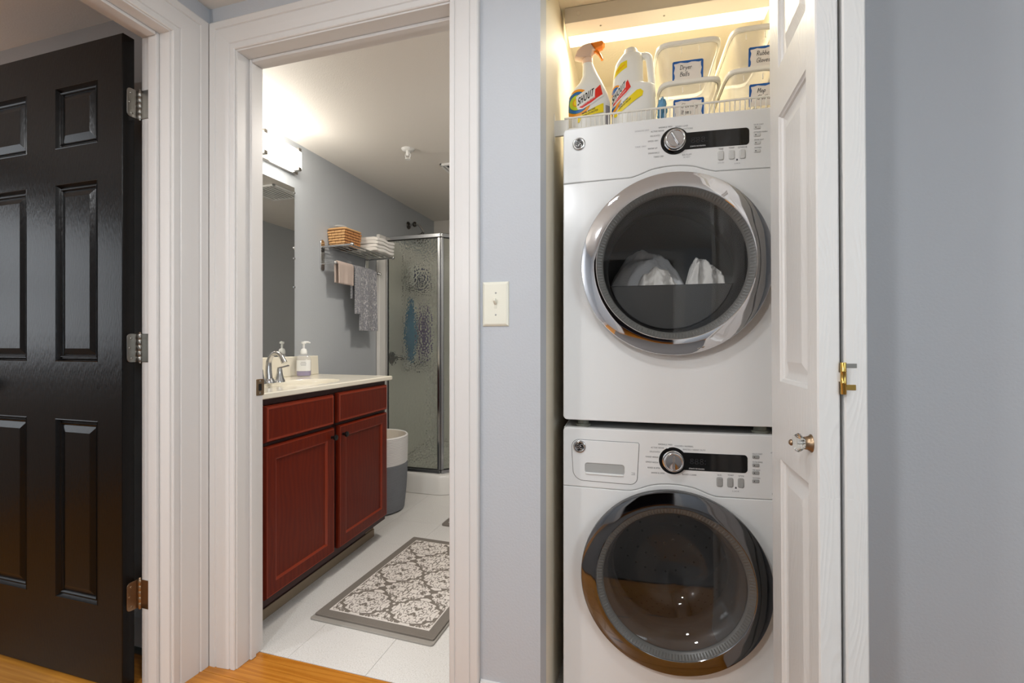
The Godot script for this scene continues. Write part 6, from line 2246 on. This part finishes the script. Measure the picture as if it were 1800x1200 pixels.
	for q in [["long teal blue bath scrubber hanging from the caddy", 0.225, 1.425, 0.50, 0.047, M.blue_pouf], ["long purple bath scrubber hanging from the caddy", 0.008, 1.395, 0.46, 0.042, M.purple_pouf]]:
		var rows := []
		for i in 27:
			var u := i / 26.0
			var row := PackedVector3Array()
			var r: float = q[4] * (0.10 + pow(sin(PI * pow(u, 0.85)), 0.8))
			for j in 20:
				var a := TAU * j / 20
				var k := r * (1.0 + 0.22 * nz.get_noise_3d(cos(a) * 6, u * 50, sin(a) * 6))
				row.append(Vector3(cos(a) * k * 0.8, -q[3] * (1.0 - u), -sin(a) * k))
			rows.append(row)
		var b := single("bath_scrubber", Geo.new().grid(rows, true), q[5], q[0], "scrubber", "", "scrubbers in the shower")
		b.position = Vector3(-1.735, q[2], -3.395 + q[1])


func floor_things() -> void:
	# rope hamper
	var h := thing("laundry_hamper", "round white and grey coiled rope hamper beside the vanity", "hamper", Vector3(-1.690, 0.0, -2.640))
	var prof := [[0.0, 0.001], [0.150, 0.001]]
	var upper := []
	var n := 46
	for i in n:
		var y := 0.010 + 0.470 * i / n
		var r := 0.170 + 0.016 * sin(PI * 0.5 * minf(1.0, y / 0.25)) + 0.008 * y / 0.48
		var l := prof if y < 0.302 else upper
		for q in [[-0.0012, 0.0], [0.0012, 0.30], [0.0018, 0.5], [0.0012, 0.70]]: l.append([r + q[0], y + 0.470 / n * q[1]])
	prof.append([upper[0][0], upper[0][1]])
	upper.append_array([[0.193, 0.4805], [0.189, 0.484], [0.184, 0.4805]])
	part(h, "grey_base", Geo.new().lathe(prof, 56, 0.1), M.rope_grey)
	part(h, "white_band", Geo.new().lathe(upper, 56, 0.1), M.rope_white)
	var inner := [[0.184, 0.4805]]
	for i in 24: inner.append([0.182 - 0.014 * i / 24.0 + 0.0014 * (i % 2), 0.470 - 0.455 * i / 24.0])
	inner.append([0.0, 0.012])
	part(h, "inside", Geo.new().lathe(inner, 56, 0.1), M.rope_inside)
	# rugs
	var r := thing("bath_rug", "grey and white damask rug with taupe border by the vanity", "rug", Vector3(-0.985, 0.0, -1.890), deg_to_rad(-1.7))
	var lay := Transform3D(Basis(Vector3.RIGHT, -PI / 2), Vector3.ZERO)
	var g := Geo.new()
	g.xf = lay
	g.extrude(rrect(0, 0, 0.534, 0.790, 0.012), [[0, 0.0003], [0, 0.005], [0.002, 0.0065]], true, true)
	part(r, "backing", g, M.rug_under)
	g = Geo.new()
	g.xf = lay
	g.extrude(rrect(0, 0.006, 0.520, 0.760, 0.008), [[0, 0.0066], [0.0, 0.0125], [0.003, 0.0140]], false, true)
	part(r, "border", g, M.rug_border)
	g = Geo.new()
	g.xf = lay
	g.extrude(rect(-0.222, -0.336, 0.222, 0.348), [[0, 0.0138], [0.0008, 0.0152]], false, true)
	for i in g.t.size():
		var q := lay.affine_inverse() * g.v[i]
		g.t[i] = Vector2((q.x + 0.222) / 0.444, (0.348 - q.y) / 0.684)
	part(r, "pattern", g, M.rug)
	r = thing("bath_mat", "grey bath mat farther in, by the shower", "rug", Vector3(-0.862, 0.0, -2.700), deg_to_rad(-2))
	g = Geo.new()
	g.xf = lay
	g.extrude(rrect(0, 0, 0.600, 0.430, 0.015), [[0, 0.0003], [0, 0.008], [0.003, 0.011]], true, true)
	part(r, "border", g, M.rug_border)
	g = Geo.new()
	g.xf = lay
	g.extrude(rrect(0, 0, 0.540, 0.370, 0.006), [[0, 0.0108], [0.001, 0.0125]], false, true)
	part(r, "pattern", g, M.towel_damask)
